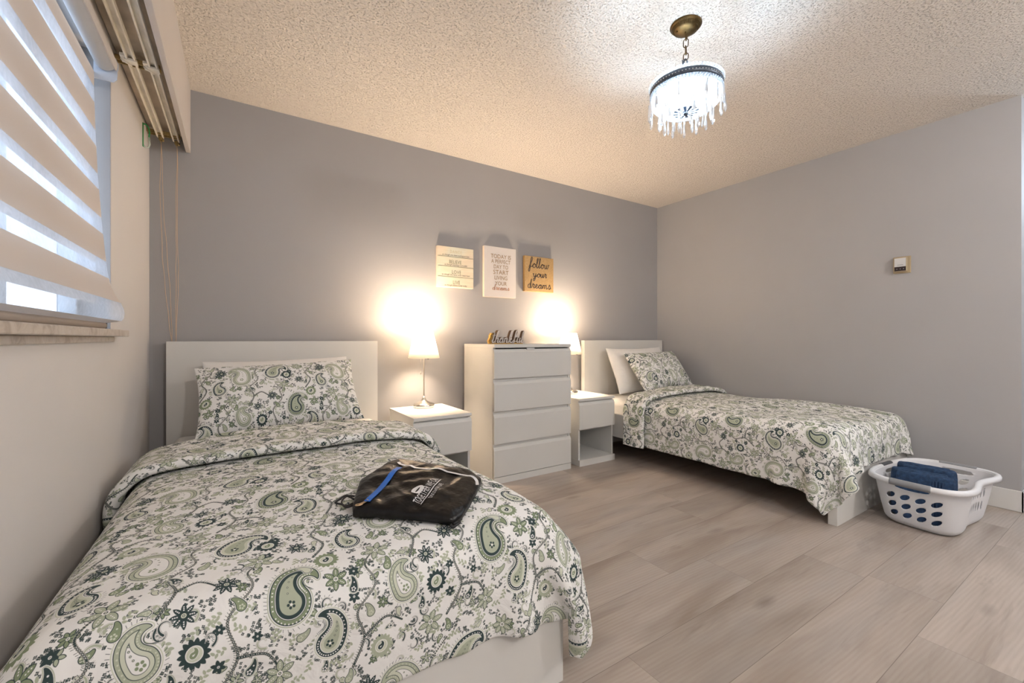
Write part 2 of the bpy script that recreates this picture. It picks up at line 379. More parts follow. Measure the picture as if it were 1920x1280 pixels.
def m_shade(name, col, tr, gl=0.):
    t = NT(name); a = t.add('ShaderNodeBsdfTranslucent'); a.inputs[0].default_value = C4(col)
    d = t.add('ShaderNodeBsdfDiffuse'); d.inputs[0].default_value = C4(col)
    m = t.add('ShaderNodeMixShader'); m.inputs[0].default_value = tr; t.l.new(d.outputs[0], m.inputs[1]); t.l.new(a.outputs[0], m.inputs[2])
    w = t.noise(t.obco(), 300, 2.); b = t.add('ShaderNodeBump'); b.inputs['Strength'].default_value = .1; b.inputs['Distance'].default_value = .001; t.l.new(w, b.inputs['Height']); t.l.new(b.outputs[0], d.inputs['Normal'])
    t.n.remove(t.b); t.l.new(m.outputs[0], t.out.inputs[0]); return t
M_SHADE = m_shade('white_lamp_shade', (.95, .92, .87), .72).m
M_BLIND = m_shade('beige_blind_fabric', (.68, .61, .55), .22).m
def m_sheer():
    t = m_shade('sheer_blind_mesh', (.80, .84, .90), .55); sh = t.out.inputs[0].links[0].from_socket
    tr = t.add('ShaderNodeBsdfTransparent'); tr.inputs[0].default_value = (.93, .96, 1, 1)
    mx = t.add('ShaderNodeMixShader')
    wv = t.noise(t.obco(), 18, 3., .6, 2.5)
    t.put(mx.inputs[0], t.math('ADD', .38, t.math('MULTIPLY', wv, .25))); t.l.new(tr.outputs[0], mx.inputs[1]); t.l.new(sh, mx.inputs[2]); t.l.new(mx.outputs[0], t.out.inputs[0]); return t.m
M_SHEER = m_sheer()
def m_crystal():
    t = NT('cut_crystal'); g = t.add('ShaderNodeBsdfGlossy'); g.inputs['Roughness'].default_value = .12
    tr = t.add('ShaderNodeBsdfTransparent'); tl = t.add('ShaderNodeBsdfTranslucent'); tl.inputs[0].default_value = (.93, .96, 1, 1)
    fr = t.add('ShaderNodeFresnel'); fr.inputs[0].default_value = 1.55
    m1 = t.add('ShaderNodeMixShader'); t.put(m1.inputs[0], t.math('ADD', fr.outputs[0], .10)); t.l.new(tr.outputs[0], m1.inputs[1]); t.l.new(g.outputs[0], m1.inputs[2])
    m2 = t.add('ShaderNodeMixShader'); m2.inputs[0].default_value = .16; t.l.new(m1.outputs[0], m2.inputs[1]); t.l.new(tl.outputs[0], m2.inputs[2])
    t.n.remove(t.b); t.l.new(m2.outputs[0], t.out.inputs[0]); return t.m
M_CRYSTAL = m_crystal()
def m_glass():
    t = NT('window_glass'); g = t.add('ShaderNodeBsdfGlossy'); g.inputs['Roughness'].default_value = .02
    tr = t.add('ShaderNodeBsdfTransparent'); m = t.add('ShaderNodeMixShader'); m.inputs[0].default_value = .06
    t.l.new(tr.outputs[0], m.inputs[1]); t.l.new(g.outputs[0], m.inputs[2]); t.n.remove(t.b); t.l.new(m.outputs[0], t.out.inputs[0]); return t.m
M_GLASS = m_glass()
def m_emit(name, col, s):
    t = NT(name); e = t.add('ShaderNodeEmission'); e.inputs[0].default_value = C4(col); e.inputs[1].default_value = s
    t.n.remove(t.b); t.l.new(e.outputs[0], t.out.inputs[0]); return t.m
M_BULB = m_emit('warm_bulb', (1, .8, .55), 12.); M_BULBC = m_emit('cool_bulb', (.85, .93, 1), 8.)
def m_marble():
    t = NT('beige_marble'); co = t.obco(); f = t.noise(co, 16, 5., .65, 1.2)
    t.l.new(t.ramp(f, [(.32, (.40, .33, .27)), (.5, (.58, .51, .44)), (.7, (.66, .60, .54))]), t.b.inputs['Base Color']); t.b.inputs['Roughness'].default_value = .3
    t.bump(f, .2, .003); return t.m
M_MARBLE = m_marble()
def m_burlap():
    t = NT('glitter_burlap'); co = t.obco(); f = t.noise(co, 260, 3., .8); g = t.noise(co, 14, 2.)
    c = t.ramp(f, [(.3, (.17, .10, .035)), (.5, (.36, .235, .10)), (.72, (.58, .42, .22))]); c = t.mix(t.math('MULTIPLY', g, .3), c, (.42, .27, .12, 1))
    t.l.new(c, t.b.inputs['Base Color']); t.b.inputs['Roughness'].default_value = .55; t.bump(f, .5, .002); return t.m
M_BURLAP = m_burlap()
def m_signwood():
    t = NT('pastel_washed_planks'); co = t.obco(); mp = t.add('ShaderNodeMapping'); t.l.new(co, mp.inputs[0]); mp.inputs['Scale'].default_value = (8, 8, 90)
    g = t.noise(mp.outputs[0], 1., 3.); c = t.ramp(g, [(.3, (.60, .53, .40)), (.7, (.74, .68, .54))])
    tint = t.ramp(t.noise(co, 5., 1.), [(.35, (.66, .70, .62)), (.5, (.74, .66, .50)), (.65, (.78, .60, .46))]); c = t.mix(.5, c, tint)
    t.l.new(c, t.b.inputs['Base Color']); t.b.inputs['Roughness'].default_value = .7; return t.m
M_SIGNWOOD = m_signwood()

# ---------------------------------------------------------------- room shell
XL, XR, YB, ZC = -.42, 3.955, 3.13, 2.505
WY1, WZ0, WZ1 = 2.266, 1.075, 2.16          # window opening: right jamb, sill, head
WY0 = -1.0
def struct(name, bm, m):
    return tag(obj(name, bm, m), kind='structure')
struct('floor', bx(XL-.2, 6.2, -2.6, YB+.15, -.1, 0), M_FLOOR)
struct('ceiling', bx(XL-.2, 6.2, -2.6, YB+.15, ZC, ZC+.1), M_CEIL)
struct('wall_back', bx(XL-.2, XR+.15, YB, YB+.12, 0, ZC), M_WALL_ACC)
b = bmesh.new(); XO = XL-.15
box(b, XO, XL, -2.6, YB, 0, WZ0-.03); box(b, XO, XL, -2.6, YB, WZ1, ZC); box(b, XO, XL, WY1, YB, WZ0-.03, WZ1); box(b, XO, XL, -2.6, WY0, WZ0-.03, WZ1)
struct('wall_left', b, M_WALL_L)
struct('wall_right', bx(XR, XR+.13, .491, YB, 0, ZC), M_WALL)
struct('wall_hall', bx(5.3, 5.42, -2.6, YB, 0, ZC), M_WALL)
struct('wall_rear', bx(XL-.2, 6.2, -2.7, -2.6, 0, ZC), M_WALL)
b = bmesh.new(); box(b, XR-.014, XR, .478, 3.05, 0, .125, .003); box(b, XR-.014, XR+.144, .477, .491, 0, .125, .003); struct('baseboard_right', b, M_TRIM)
b = bmesh.new(); box(b, .84, 2.78, YB-.014, YB, 0, .125, .003); struct('baseboard_back', b, M_TRIM)
b = bmesh.new(); box(b, XL, XL+.014, -2.5, YB, 0, .125, .003); struct('baseboard_left', b, M_TRIM)
# hallway door at the right edge of the picture
dr = tag(empty('door_1', (5.3, .2, 0)), kind='structure')
obj('door_panel', bx(-.04, 0, -.42, .42, 0, 2.03, .004), simple('dark_door', (.07, .08, .09), .5), dr)
b = bmesh.new(); box(b, -.055, 0, -.50, -.42, 0, 2.1, .004); box(b, -.055, 0, .42, .50, 0, 2.1, .004); box(b, -.052, 0, -.5, .5, 2.1, 2.18, .004); box(b, -.045, 0, -.42, .42, 2.03, 2.1, .002); obj('door_frame', b, M_TRIM, dr)
b = bmesh.new(); box(b, XO, XL-.001, WY1-.004, WY1, WZ0, WZ1); struct('trim_1', b, M_WALL_ACC)
# window: frame, glass, marble sill
wn = tag(empty('window_1', (XL-.11, .63, WZ0)), kind='structure')
b = bmesh.new(); h = WZ1-WZ0; y0, y1 = WY0-.63, WY1-.63
box(b, -.025, .025, y0, y0+.05, 0, h, .004); box(b, -.025, .025, y1-.05, y1, 0, h, .004); box(b, -.025, .025, y0, y1, 0, .05, .004); box(b, -.025, .025, y0, y1, h-.05, h, .004)
box(b, -.02, .02, 1.0-.03, 1.0+.03, 0, h, .004); box(b, -.02, .02, -.35-.03, -.35+.03, 0, h, .004); WF = obj('window_frame', b, M_VINYL, wn)
obj('window_pane', bx(-.004, .004, y0+.02, y1-.02, .02, h-.02), M_GLASS, WF)
b = bmesh.new(); box(b, .0, .155, y0-.06, y1+.06, -.026, 0, .004, 3); obj('window_sill', b, M_MARBLE, wn)
b = bmesh.new(); box(b, .11, .122, y0, y1, -.048, -.026, .004, 2); obj('sill_bed_joint', b, M_MARBLE, wn)

# ---------------------------------------------------------------- pelmet, tracks, cords
pel = empty('window_pelmet', (XL, YB, 2.13), 0, 'white boxed pelmet board hung from the ceiling above the blind', 'pelmet')
obj('front_board', bx(.165, .187, -5.5, -.002, 0, ZC-2.13, .002), simple('pelmet_paint', (.60, .56, .53), .5, var=(.02, 4)), pel)
obj('top_board', bx(.002, .150, -5.5, -.002, .085, .103, .001), M_PLY, pel)
GT = 'curtain tracks inside the pelmet'
def track(x, y_end, label):
    t = empty('curtain_track', (x, y_end, 2.165), 0, label, 'curtain track', GT)
    b = bmesh.new()
    for s in (-1, 1): box(b, s*.012-.0035, s*.012+.0035, -5.3, 0, 0, .020, .0015)
    box(b, -.0145, .0145, -5.3, 0, .014, .020, .0012); obj('rail', b, M_TRACK, t)
    b = bmesh.new(); box(b, -.008, .012, -.012, .008, -.012, .006, .002); box(b, -.003, .003, -.02, .012, -.02, .004, .001); lathe(b, [(0, -.016), (.006, -.016), (.007, -.010), (.006, -.004), (0, -.004)], 12, (.010, 0))
    obj('cord_pulley', b, M_BRACKET, t)
    b = bmesh.new(); box(b, -.020, .020, -.80, -.765, -.004, .006, .002); box(b, -.032, -.016, -.81, -.755, .003, .016, .002); tube(b, [(-.03, -.79, .0), (-.02, -.80, -.012), (.0, -.77, -.010)], .003, 8)
    obj('rail_clip', b, M_TRACK, t)
    return t
track(-.364, 3.075, 'cream metal curtain track nearer the wall under the pelmet')
track(-.296, 3.095, 'cream metal curtain track nearer the room under the pelmet')
GB = 'track brackets inside the pelmet'
def brk(y, label, z0=2.172):
    t = empty('track_bracket', (-.36, y, z0), 0, label, 'bracket', GB)
    b = bmesh.new(); box(b, -.058, .085, -.016, .016, .012, .020, .001); box(b, -.058, .085, -.018, -.013, .0, .020, .001); box(b, -.058, .085, .011, .016, .0, .020, .001)
    obj('plate', b, M_BRACKET, t); b = bmesh.new()
    for k in range(7):
        b2 = bmesh.ops.create_cone(b, segments=10, radius1=.0035, radius2=.0035, depth=.004, cap_ends=True, matrix=Matrix.Translation((-.045+k*.02, (.004 if k % 2 else -.004), .0115)))
    obj('screw_holes', b, M_DKPLAST, t)
brk(2.33, 'perforated metal track bracket above the end of the blind')
brk(3.05, 'yellowed metal track bracket in the corner at the back wall')
def cord(path, label, sway):
    c = empty('pull_cord', path[0], 0, label, 'cord', 'pull cords hanging beside the blind')
    P = []; base = Vector(path[0])
    n = 60
    for side in (0, 1):
        pts = []
        for k in range(n+1):
            t = k/n; f = t*(len(path)-1); i = min(int(f), len(path)-2); u = f-i
            p = Vector(path[i]).lerp(Vector(path[i+1]), u)
            w = math.sin(math.pi*t)
            p += Vector((sway[side]*w+.004*nz(t*9, side*5+sway[0]*50)*1.0, .006*nz(t*7, 3+side)+.004*side, 0))
            pts.append(p-base)
        b = bmesh.new(); tube(b, pts, .0011, 6); obj('strand', b, M_CORD, c, True)
cord([(-.360, 3.074, 2.152), (-.357, 3.07, 1.8), (-.345, 3.09, 1.5), (-.325, 3.10, 1.2), (-.318, 3.105, 1.00)], 'tan looped pull cord from the track nearer the wall', (-.012, .008))
cord([(-.292, 3.09, 2.150), (-.294, 3.09, 1.6), (-.293, 3.10, 1.3), (-.300, 3.105, 1.00)], 'tan looped pull cord from the track nearer the room', (-.004, .005))
hk = empty('cord_hook', (XL, 2.93, 2.05), 0, 'small green and clear plastic cord hook on the wall beside the pelmet', 'hook')
b = bmesh.new(); box(b, 0, .004, -.007, .007, 0, .125, .002); obj('back_plate', b, M_GREEN, hk)
b = bmesh.new(); tube(b, [(.002, .0, .120), (.012, .006, .122), (.022, .012, .110), (.026, .014, .085), (.024, .013, .06)], .0035, 8); obj('upper_arm', b, M_GREEN, hk, True)
b = bmesh.new(); tube(b, [(.002, .0, .01), (.010, .006, .0), (.022, .012, .004), (.027, .014, .02), (.024, .013, .058)], .004, 8); obj('lower_arm', b, M_CLEARP, hk, True)

# ---------------------------------------------------------------- zebra roller blind
BY1, BY0 = 2.20, -.9
bl = empty('roller_blind', (XL, BY1, WZ0), 0, 'day and night roller blind of beige and sheer stripes in the window', 'blind')
ZZ = lambda z: z-WZ0
# front drop: (height, x offset from wall face) ; bows into the room at the bottom where the bar rests on the sill
prof = [(2.045, -.034), (1.99, -.035), (1.827, -.031), (1.649, -.024), (1.495, -.014), (1.39, -.006), (1.30, .002), (1.25, .010), (1.215, .022), (1.19, .034)]
bulge = [(1.175, .042), (1.155, .049), (1.135, .052), (1.118, .049), (1.108, .042)]
under = [(1.108, .042), (1.105, .030), (1.103, .015), (1.100, .0), (1.098, -.02)]
def interp(pr, z):
    for (za, xa), (zb, xb) in zip(pr, pr[1:]):
        if zb <= z <= za: return xa+(xb-xa)*(za-z)/(za-zb)
    return pr[-1][1]
edges = [2.045, 1.99, 1.93, 1.827, 1.767, 1.663, 1.603, 1.498, 1.437, 1.333, 1.270, 1.178]
bo, bs = bmesh.new(), bmesh.new()
def strip(bm, pts, dx=0):
    rows = []
    for z, x in pts:
        e = BY1
        rows.append([bm.verts.new((x+dx, y-BY1, ZZ(z))) for y in np.linspace(e, BY0, 9)])
    for A, B in zip(rows, rows[1:]):
        for k in range(8): f = bm.faces.new((A[k], A[k+1], B[k+1], B[k])); f.smooth = True
full = prof+bulge
for k in range(len(edges)-1):
    za, zb = edges[k], edges[k+1]; zs = np.linspace(za, zb, 7); pts = [(z, interp(full, z)) for z in zs]
    strip(bs if k % 2 == 1 else bo, pts)
    # rear layer of the same loop, its opaque bands behind the front's opaque bands
    strip(bs if k % 2 == 1 else bo, [(z-.006, min(interp(full, z)-.022, -.03)) for z in zs])
zs = [(1.178, interp(full, 1.178))]+bulge; strip(bs, zs)
strip(bo, under)
o1 = obj('opaque_bands', bo, M_BLIND, bl); o2 = obj('sheer_bands', bs, M_SHEER, bl)
b = bmesh.new(); tube(b, [(-.008, -.012, ZZ(1.090)), (-.008, BY0-BY1, ZZ(1.090))], .012, 16); obj('bottom_bar', b, M_BLIND, bl)
obj('bar_end_cap', bx(-.022, .004, -.012, -.008, ZZ(1.078), ZZ(1.102), .002), M_GRIP, bl)
b = bmesh.new(); tube(b, [(-.002, -.012, ZZ(2.085)), (-.002, BY0-BY1, ZZ(2.085))], .030, 24); obj('fabric_roll', b, simple('blind_roll_fabric', (.52, .54, .57), .7), bl, False)
b = bmesh.new(); cs = []
N = 14; pr = []
for k in range(N+1):
    a = -.35+(R90+.35)*k/N; pr.append((-.030+.062*math.cos(a), .012+.058*math.sin(a)))
pr += [(-.034, .070), (-.034, .058), (-.030, .060)]+[(-.030+.056*math.cos(a), .012+.052*math.sin(a)) for a in np.linspace(R90, -.35, N)]
for (x, z) in pr: cs.append((b.verts.new((x, -.004, ZZ(2.075)+z)), b.verts.new((x, BY0-BY1, ZZ(2.075)+z))))
for i in range(len(cs)): A, B = cs[i], cs[(i+1) % len(cs)]; b.faces.new((A[0], A[1], B[1], B[0]))
b.faces.new([c[0] for c in cs][::-1]); obj('cassette_cover', b, simple('cream_cassette', (.62, .57, .53), .45), bl)
b = bmesh.new(); vs_ = [(-.036, -.052), (.020, -.052), (.030, -.040)]+[(-.030+.064*math.cos(a), .012+.060*math.sin(a)) for a in np.linspace(-.3, R90, 14)]+[(-.036, .072)]
for y in (0, .006): pass
F = [b.verts.new((x, -.002, ZZ(2.075)+z)) for x, z in vs_]; G = [b.verts.new((x, .004, ZZ(2.075)+z)) for x, z in vs_]
b.faces.new(F); b.faces.new(G[::-1])
for i in range(len(F)): j = (i+1) % len(F); b.faces.new((F[i], G[i], G[j], F[j]))
obj('cassette_end_cap', b, simple('blue_white_cap', (.55, .60, .68), .4), bl)

# ---------------------------------------------------------------- beds
LX0, LX1 = -.337, .833
RX0, RX1 = 2.79, 3.94
HY, FY = 3.05, 1.005
def bed(x0, x1, label):
    w = x1-x0; t = empty('bed_frame', (x0, FY, 0), 0, label, 'bed', 'white single beds')
    obj('headboard', bx(0, w, HY-FY, HY-FY+.045, 0, 1.025, .0015), M_WHITE, t)
    obj('footboard', bx(0, w, 0, .045, 0, .38, .0015), M_WHITE, t)
    for a in (0, w-.03): obj('side_rail', bx(a, a+.03, .045, HY-FY, .18, .38, .001), M_WHITE, t)
    obj('slat_base', bx(.04, w-.04, .06, HY-FY-.01, .225, .245), simple('slat_wood_'+str(int(x0*10)), (.55, .42, .28), .6), t)
    obj('centre_beam', bx(w/2-.02, w/2+.02, .045, HY-FY, .17, .222), M_GRIP, t)
    b = bmesh.new(); tube(b, [(w/2, 1.0, 0), (w/2, 1.0, .17)], .016, 12); obj('leg', b, M_GRIP, t)
    return t
bed(LX0, LX1, 'white single bed frame nearer the camera, under the window wall')
bed(RX0, RX1, 'white single bed frame in the far right corner of the room')
def mattress(x0, x1, label, vis):
    b = bx(.035, x1-x0-.035, 0, HY-FY-.06, 0, .245, .05, 5)
    o = obj('mattress', b, M_SHEET, None, True, (x0, FY+.05, .248))
    return tag(o, label, 'mattress', 'mattresses')
mattress(LX0, LX1, 'white sheeted mattress on the bed nearer the camera', 0)
mattress(RX0, RX1, 'white sheeted mattress showing beside the right hand nightstand', 1)

def cloth(x0, x1, wall, side, ys, foot_drop, side_drop, wall_drop, seed, warp=.3, flare=.0, steps=150):
    """small position-based cloth solve: a duvet laid over a rounded mattress block."""
    rng = np.random.RandomState(seed); h = .022
    la = wall_drop if side < 0 else side_drop; lb = side_drop if side < 0 else wall_drop
    S = np.arange(x0-la, x1+lb+h/2, h); T = np.arange(ys, FY-foot_drop-h/2, -h)
    s, t = np.meshgrid(S, T, indexing='ij'); top = .50
    X = np.clip(s, x0-.02, x1+.02); Y = np.maximum(t, FY-.02)
    ov = np.maximum(x0-.02-s, 0)+np.maximum(s-x1-.02, 0); ot = np.maximum(FY-.02-t, 0)
    Z = top+.06-ov-ot+rng.uniform(0, .012, s.shape)
    X = X+np.sign(s-(x0+x1)/2)*.02*np.minimum(1, ov/.1)+np.where((ov > 0) & (ot > 0), np.sign(s-(x0+x1)/2)*ot*.5, 0); Y = Y-.02*np.minimum(1, ot/.1)-np.where((ov > 0) & (ot > 0), ov*.35, 0)
    P = np.stack([X, Y, Z], -1); V = np.zeros_like(P)
    cx, cy = (x0+x1)/2, (FY+3.3)/2; hx, hy = (x1-x0)/2, (3.3-FY)/2
    fs_ = np.clip((np.maximum(x0-s, 0) if side > 0 else np.maximum(s-x1, 0))/side_drop, 0, 1)
    tw_ = np.where(t < FY, FY-(FY-t)*(1-warp*fs_**.7), t)          # duvet corner cut rounder than square
    MT = np.stack([s, tw_], -1)
    r = .075
    def collide(P, Q):
        x, y, z = P[..., 0], P[..., 1], P[..., 2]
        u = np.clip((x-cx)/hx, -1, 1)
        dome = .035*(1-u**4)*np.clip((y-FY)/.25, 0, 1)**.7+.010*np.sin(y*7.+2.5*u+seed)*(1-u**4)+.008*np.sin(y*3+x*6)
        dome = np.where((y > FY) & (np.abs(x-cx) < hx), dome, 0)
        fl = flare*np.exp(-((y-FY)/.16)**2)*np.clip((.47-z)/.12, 0, 1)
        dx, dy, dz = np.abs(x-cx)-(hx+fl-r), np.abs(y-cy)-(hy-r), (z-dome)-(top-r)
        q = np.maximum(np.stack([dx, dy, dz], -1), 0); ln = np.linalg.norm(q, axis=-1)+1e-9
        sd = ln+np.minimum(np.maximum(np.maximum(dx, dy), dz), 0)-r
        n = q/ln[..., None]*np.stack([np.sign(x-cx), np.sign(y-cy), np.ones_like(x)], -1)
        n = np.where((ln < 1e-6)[..., None], np.array([0, 0, 1.]), n)
        th = .012; hit = sd < th; push = np.where(hit, th-sd, 0)[..., None]*n
        P = P+push
        mv = P-Q; tang = mv-(mv*n).sum(-1, keepdims=True)*n
        P = np.where(hit[..., None], P-tang*.55, P)
        if side < 0: P[..., 0] = np.maximum(P[..., 0], wall+.006)
        else: P[..., 0] = np.minimum(P[..., 0], wall-.006)
        P[..., 2] = np.maximum(P[..., 2], .012)
        return P
    def con(P, di, dj, L, k):
        a, b = P.shape[:2]
        jj0, jj1 = (0, b-dj) if dj >= 0 else (-dj, b)
        A = (slice(0, a-di), slice(jj0, jj1)); B = (slice(di, a), slice(jj0+dj, jj1+dj))
        L = np.linalg.norm(MT[B]-MT[A], axis=-1, keepdims=True)*1.01
        d = P[B]-P[A]; l = np.linalg.norm(d, axis=-1, keepdims=True)+1e-9; c = d*(1-L/l)*k*.5
        return A, B, c
    sets = [(1, 0, 1., 1.), (0, 1, 1., 1.), (1, 1, 1.414, .45), (1, -1, 1.414, .45), (2, 0, 2., .30), (0, 2, 2., .30), (4, 0, 4, .10), (0, 4, 4, .10)]
    dt = 1/60.
    for it in range(steps):
        V[..., 2] -= 9.8*dt*.6; V *= .965
        Q = P.copy(); P = P+V*dt
        for k in range(14):
            acc = np.zeros_like(P); cnt = np.zeros(P.shape[:2])[..., None]+1e-6
            for di, dj, L, kk in sets:
                A, B, c = con(P, di, dj, 0, kk)
                acc[A] += c; acc[B] -= c; cnt[A] += kk; cnt[B] += kk
            P = P+acc/cnt*2.1
            if k % 3 == 2: P = collide(P, Q)
        P[:, 0, 1] = ys
        P = collide(P, Q); V = (P-Q)/dt; V = np.clip(V, -1.2, 1.2)
    return P, s, t
def duvet(x0, x1, wall, side, label, seed, uoff, fd, sd, wd, lip, ys, warp, flare):
    P, s, t = cloth(x0, x1, wall, side, ys, fd, sd, wd, seed, warp, flare)
    uv = np.stack([s+uoff[0], t+uoff[1]], -1)
    root = empty('duvet', (round((x0+x1)/2, 3), 1.8, .5), 0, label, 'duvet', 'paisley duvets')
    off = np.array([(x0+x1)/2, 1.8, .5])
    o = grid_mesh('cover', P-off, uv, M_PAIS, root); solid(o, .010, 1); subsurf(o, 1)
    # turned back band with its rounded lip, following the surface below
    n = P.shape[0]; rows = []; us = []
    Tn = np.gradient(P, axis=1); Sn = np.gradient(P, axis=0); N = np.cross(Sn, Tn); N /= np.linalg.norm(N, axis=-1, keepdims=True); N *= np.sign(N[n//2, 10, 2])
    yy = t[0]
    for i in range(n):
        f = i/(n-1); y1 = lip+.022*nz(f*3.1, seed)+.012*nz(f*9, seed+3); m = 22; pr = []; u_ = []
        back = ys+.004
        def at(y):
            q = np.interp(-y, -yy, np.arange(len(yy))); a = int(min(q, len(yy)-2)); w = q-a
            return P[i, a]*(1-w)+P[i, a+1]*w, N[i, a]*(1-w)+N[i, a+1]*w
        th = .038+.010*nz(f*6, seed+9)+.006*nz(f*17, seed+2)
        p, nn = at(ys); d = np.array([0, 1., 0])
        acc = 0; last = None
        for a in np.linspace(-R90, R90, 7): pr.append(p+nn*(.012+th/2+th/2*math.sin(a))+d*(math.cos(a)*th*.5))
        for k in range(1, m):
            y = ys+(y1-ys)*k/m; p, nn = at(y); pr.append(p+nn*(.012+th*(1+.10*math.sin(k*.8+f*9)*nz(f*7, k*.2, seed)))+np.array([0, 0, .004*nz(f*14, y*9, seed)]))
        p, nn = at(y1)
        for a in np.linspace(R90, -R90*.95, 9): pr.append(p+nn*(.010+th*.56+th*.56*math.sin(a))-d*(math.cos(a)*th*.8))
        for k in range(1, 4): p, nn = at(y1+.02*k); pr.append(p+nn*.0105)
        pr = np.array(pr)
        if side < 0: pr[:, 0] = np.maximum(pr[:, 0], wall+.003)
        else: pr[:, 0] = np.minimum(pr[:, 0], wall-.003)
        rows.append(pr); us.append(np.r_[0, np.cumsum(np.linalg.norm(np.diff(pr, axis=0), axis=1))])
    B = np.array(rows); U = np.stack([np.repeat(s[:, :1], B.shape[1], 1)+uoff[0]+.13, np.array(us)+uoff[1]], -1)
    o = grid_mesh('turned_back_edge', B-off, U, M_PAIS, root); subsurf(o, 1)
    return P
PL = duvet(LX0, LX1, XL, -1, 'green paisley duvet over the bed nearer the camera', 3, (.05, .12), .235, .27, .13, 2.08, 2.42, .25, .10)
PR = duvet(RX0, RX1, XR, 1, 'green paisley duvet over the far bed in the right corner', 8, (.21, .03), .19, .30, .05, 2.34, 2.50, .75, .02)

def pillow(name, w, h, T, m, M, label, group, cat='pillow', seed=0, uoff=(0, 0)):
    n1, n2 = 64, 44; root = empty(name, M.to_translation(), 0, label, cat, group); root.matrix_world = M
    out = []
    for s in (1, -1):
        P = np.zeros((n1+1, n2+1, 3)); U = np.zeros((n1+1, n2+1, 2))
        for i in range(n1+1):
            for j in range(n2+1):
                u, v = -math.cos(math.pi*i/n1), -math.cos(math.pi*j/n2)
                x = w/2*u*(1-.045*(1-v*v)); y = h/2*v*(1-.06*(1-u*u))
                e = max(0, (1-abs(u)**2.6))**.55*max(0, (1-abs(v)**2.4))**.55
                z = T/2*e
                z += e*.016*nz(u*2.3, v*2.1, seed+s)+e*.004*nz(u*6, v*5, seed+s+9)+(1-e)*e*4*.0035*nz(u*9*(1+abs(v)), v*9, seed)
                e2 = 1-max(abs(u), abs(v))
                P[i, j] = (x, y, s*z+.010*nz(u*1.6, v*1.3, seed)*(1-e)+.004*nz(u*7, v*7, seed+5)*(1-e)); U[i, j] = (x+uoff[0], y+uoff[1])
        if s < 0: P = P[:, ::-1]; U = U[:, ::-1]
        out.append(grid_mesh('case_front' if s > 0 else 'case_back', P, U, m, root))
    return root
def frame_from(bl_, br_, tl_, tr_):
    """pillow axes from its four corners"""
    a, b_, c, d = map(Vector, (bl_, br_, tl_, tr_)); ctr = (a+b_+c+d)/4; ux = ((b_-a)+(d-c)).normalized(); uy = ((c-a)+(d-b_)); uy = (uy-ux*uy.dot(ux)).normalized(); uz = ux.cross(uy)
    M = Matrix((ux, uy, uz)).transposed().to_4x4(); M.translation = ctr
    return M
G1_, G2_ = 'patterned pillows', 'white pillows'
pillow('paisley_pillow', .80, .42, .17, M_PAIS, frame_from((-.125, 2.55, .56), (.61, 2.58, .575), (-.195, 2.80, .875), (.575, 2.83, .905)), 'green paisley pillow leaning on the bed nearer the camera', G1_, seed=1, uoff=(.1, .3))
pillow('white_pillow', .78, .46, .16, M_SHEET, frame_from((-.155, 2.78, .535), (.60, 2.80, .54), (-.14, 2.955, .872), (.60, 2.965, .895)), 'white pillow behind the paisley one on the bed nearer the camera', G2_, seed=4)
pillow('paisley_pillow', .76, .42, .17, M_PAIS, frame_from((3.12, 2.57, .56), (3.85, 2.60, .57), (3.075, 2.82, .905), (3.785, 2.85, .915)), 'green paisley pillow leaning on the far bed in the right corner', G1_, seed=11, uoff=(.33, .02))
pillow('white_pillow', .80, .46, .15, M_SHEET, frame_from((3.02, 2.80, .535), (3.80, 2.80, .54), (2.955, 2.955, .935), (3.77, 2.965, .935)), 'white pillow sticking out left of the paisley one on the far bed', G2_, seed=14)

# ---------------------------------------------------------------- storage furniture
dz = empty('chest_of_drawers', (1.534, 2.612, 0), 0, 'white four drawer chest between the two nightstands', 'chest of drawers')
W_, D_ = .712, .48
b = bmesh.new(); box(b, 0, .018, .016, D_, 0, .975, .0008); box(b, W_-.018, W_, .016, D_, 0, .975, .0008); box(b, .018, W_-.018, D_-.01, D_, 0, .975); box(b, .018, W_-.018, .03, D_-.01, .0, .03)
for k in range(3): box(b, .018, W_-.018, .0235, .032, .049+k*.2345+.19, .049+k*.2345+.2345)
obj('carcass', b, M_WHITE, dz)
obj('top_panel', bx(0, W_, 0, D_, .975, 1.0, .001), M_WHITE, dz)
obj('plinth', bx(0, W_, 0, .02, 0, .046, .001), M_WHITE, dz)
def drawer(t, x0, x1, z0, z1, y=0):
    b = bmesh.new(); pr = [(y, z0), (y, z1-.018), (y+.013, z1+.004), (y+.022, z1+.004), (y+.022, z0)]
    A = [b.verts.new((x0, p, z)) for p, z in pr]; B = [b.verts.new((x1, p, z)) for p, z in pr]
    b.faces.new(A[::-1]); b.faces.new(B)
    for i in range(5): j = (i+1) % 5; b.faces.new((A[i], A[j], B[j], B[i]))
    box(b, x0+.024, x1-.024, y+.022, y+.40, z0+.02, z1-.03)
    bmesh.ops.recalc_face_normals(b, faces=b.faces[:])
    return obj('drawer', b, M_WHITE, t)
for k in range(4): drawer(dz, 0, W_, .0505+k*.2345, .049+k*.2345+.2085)
obj('lock_tab', bx(W_*.40, W_*.50, .004, .012, .957, .972, .001), M_TRIM, dz)
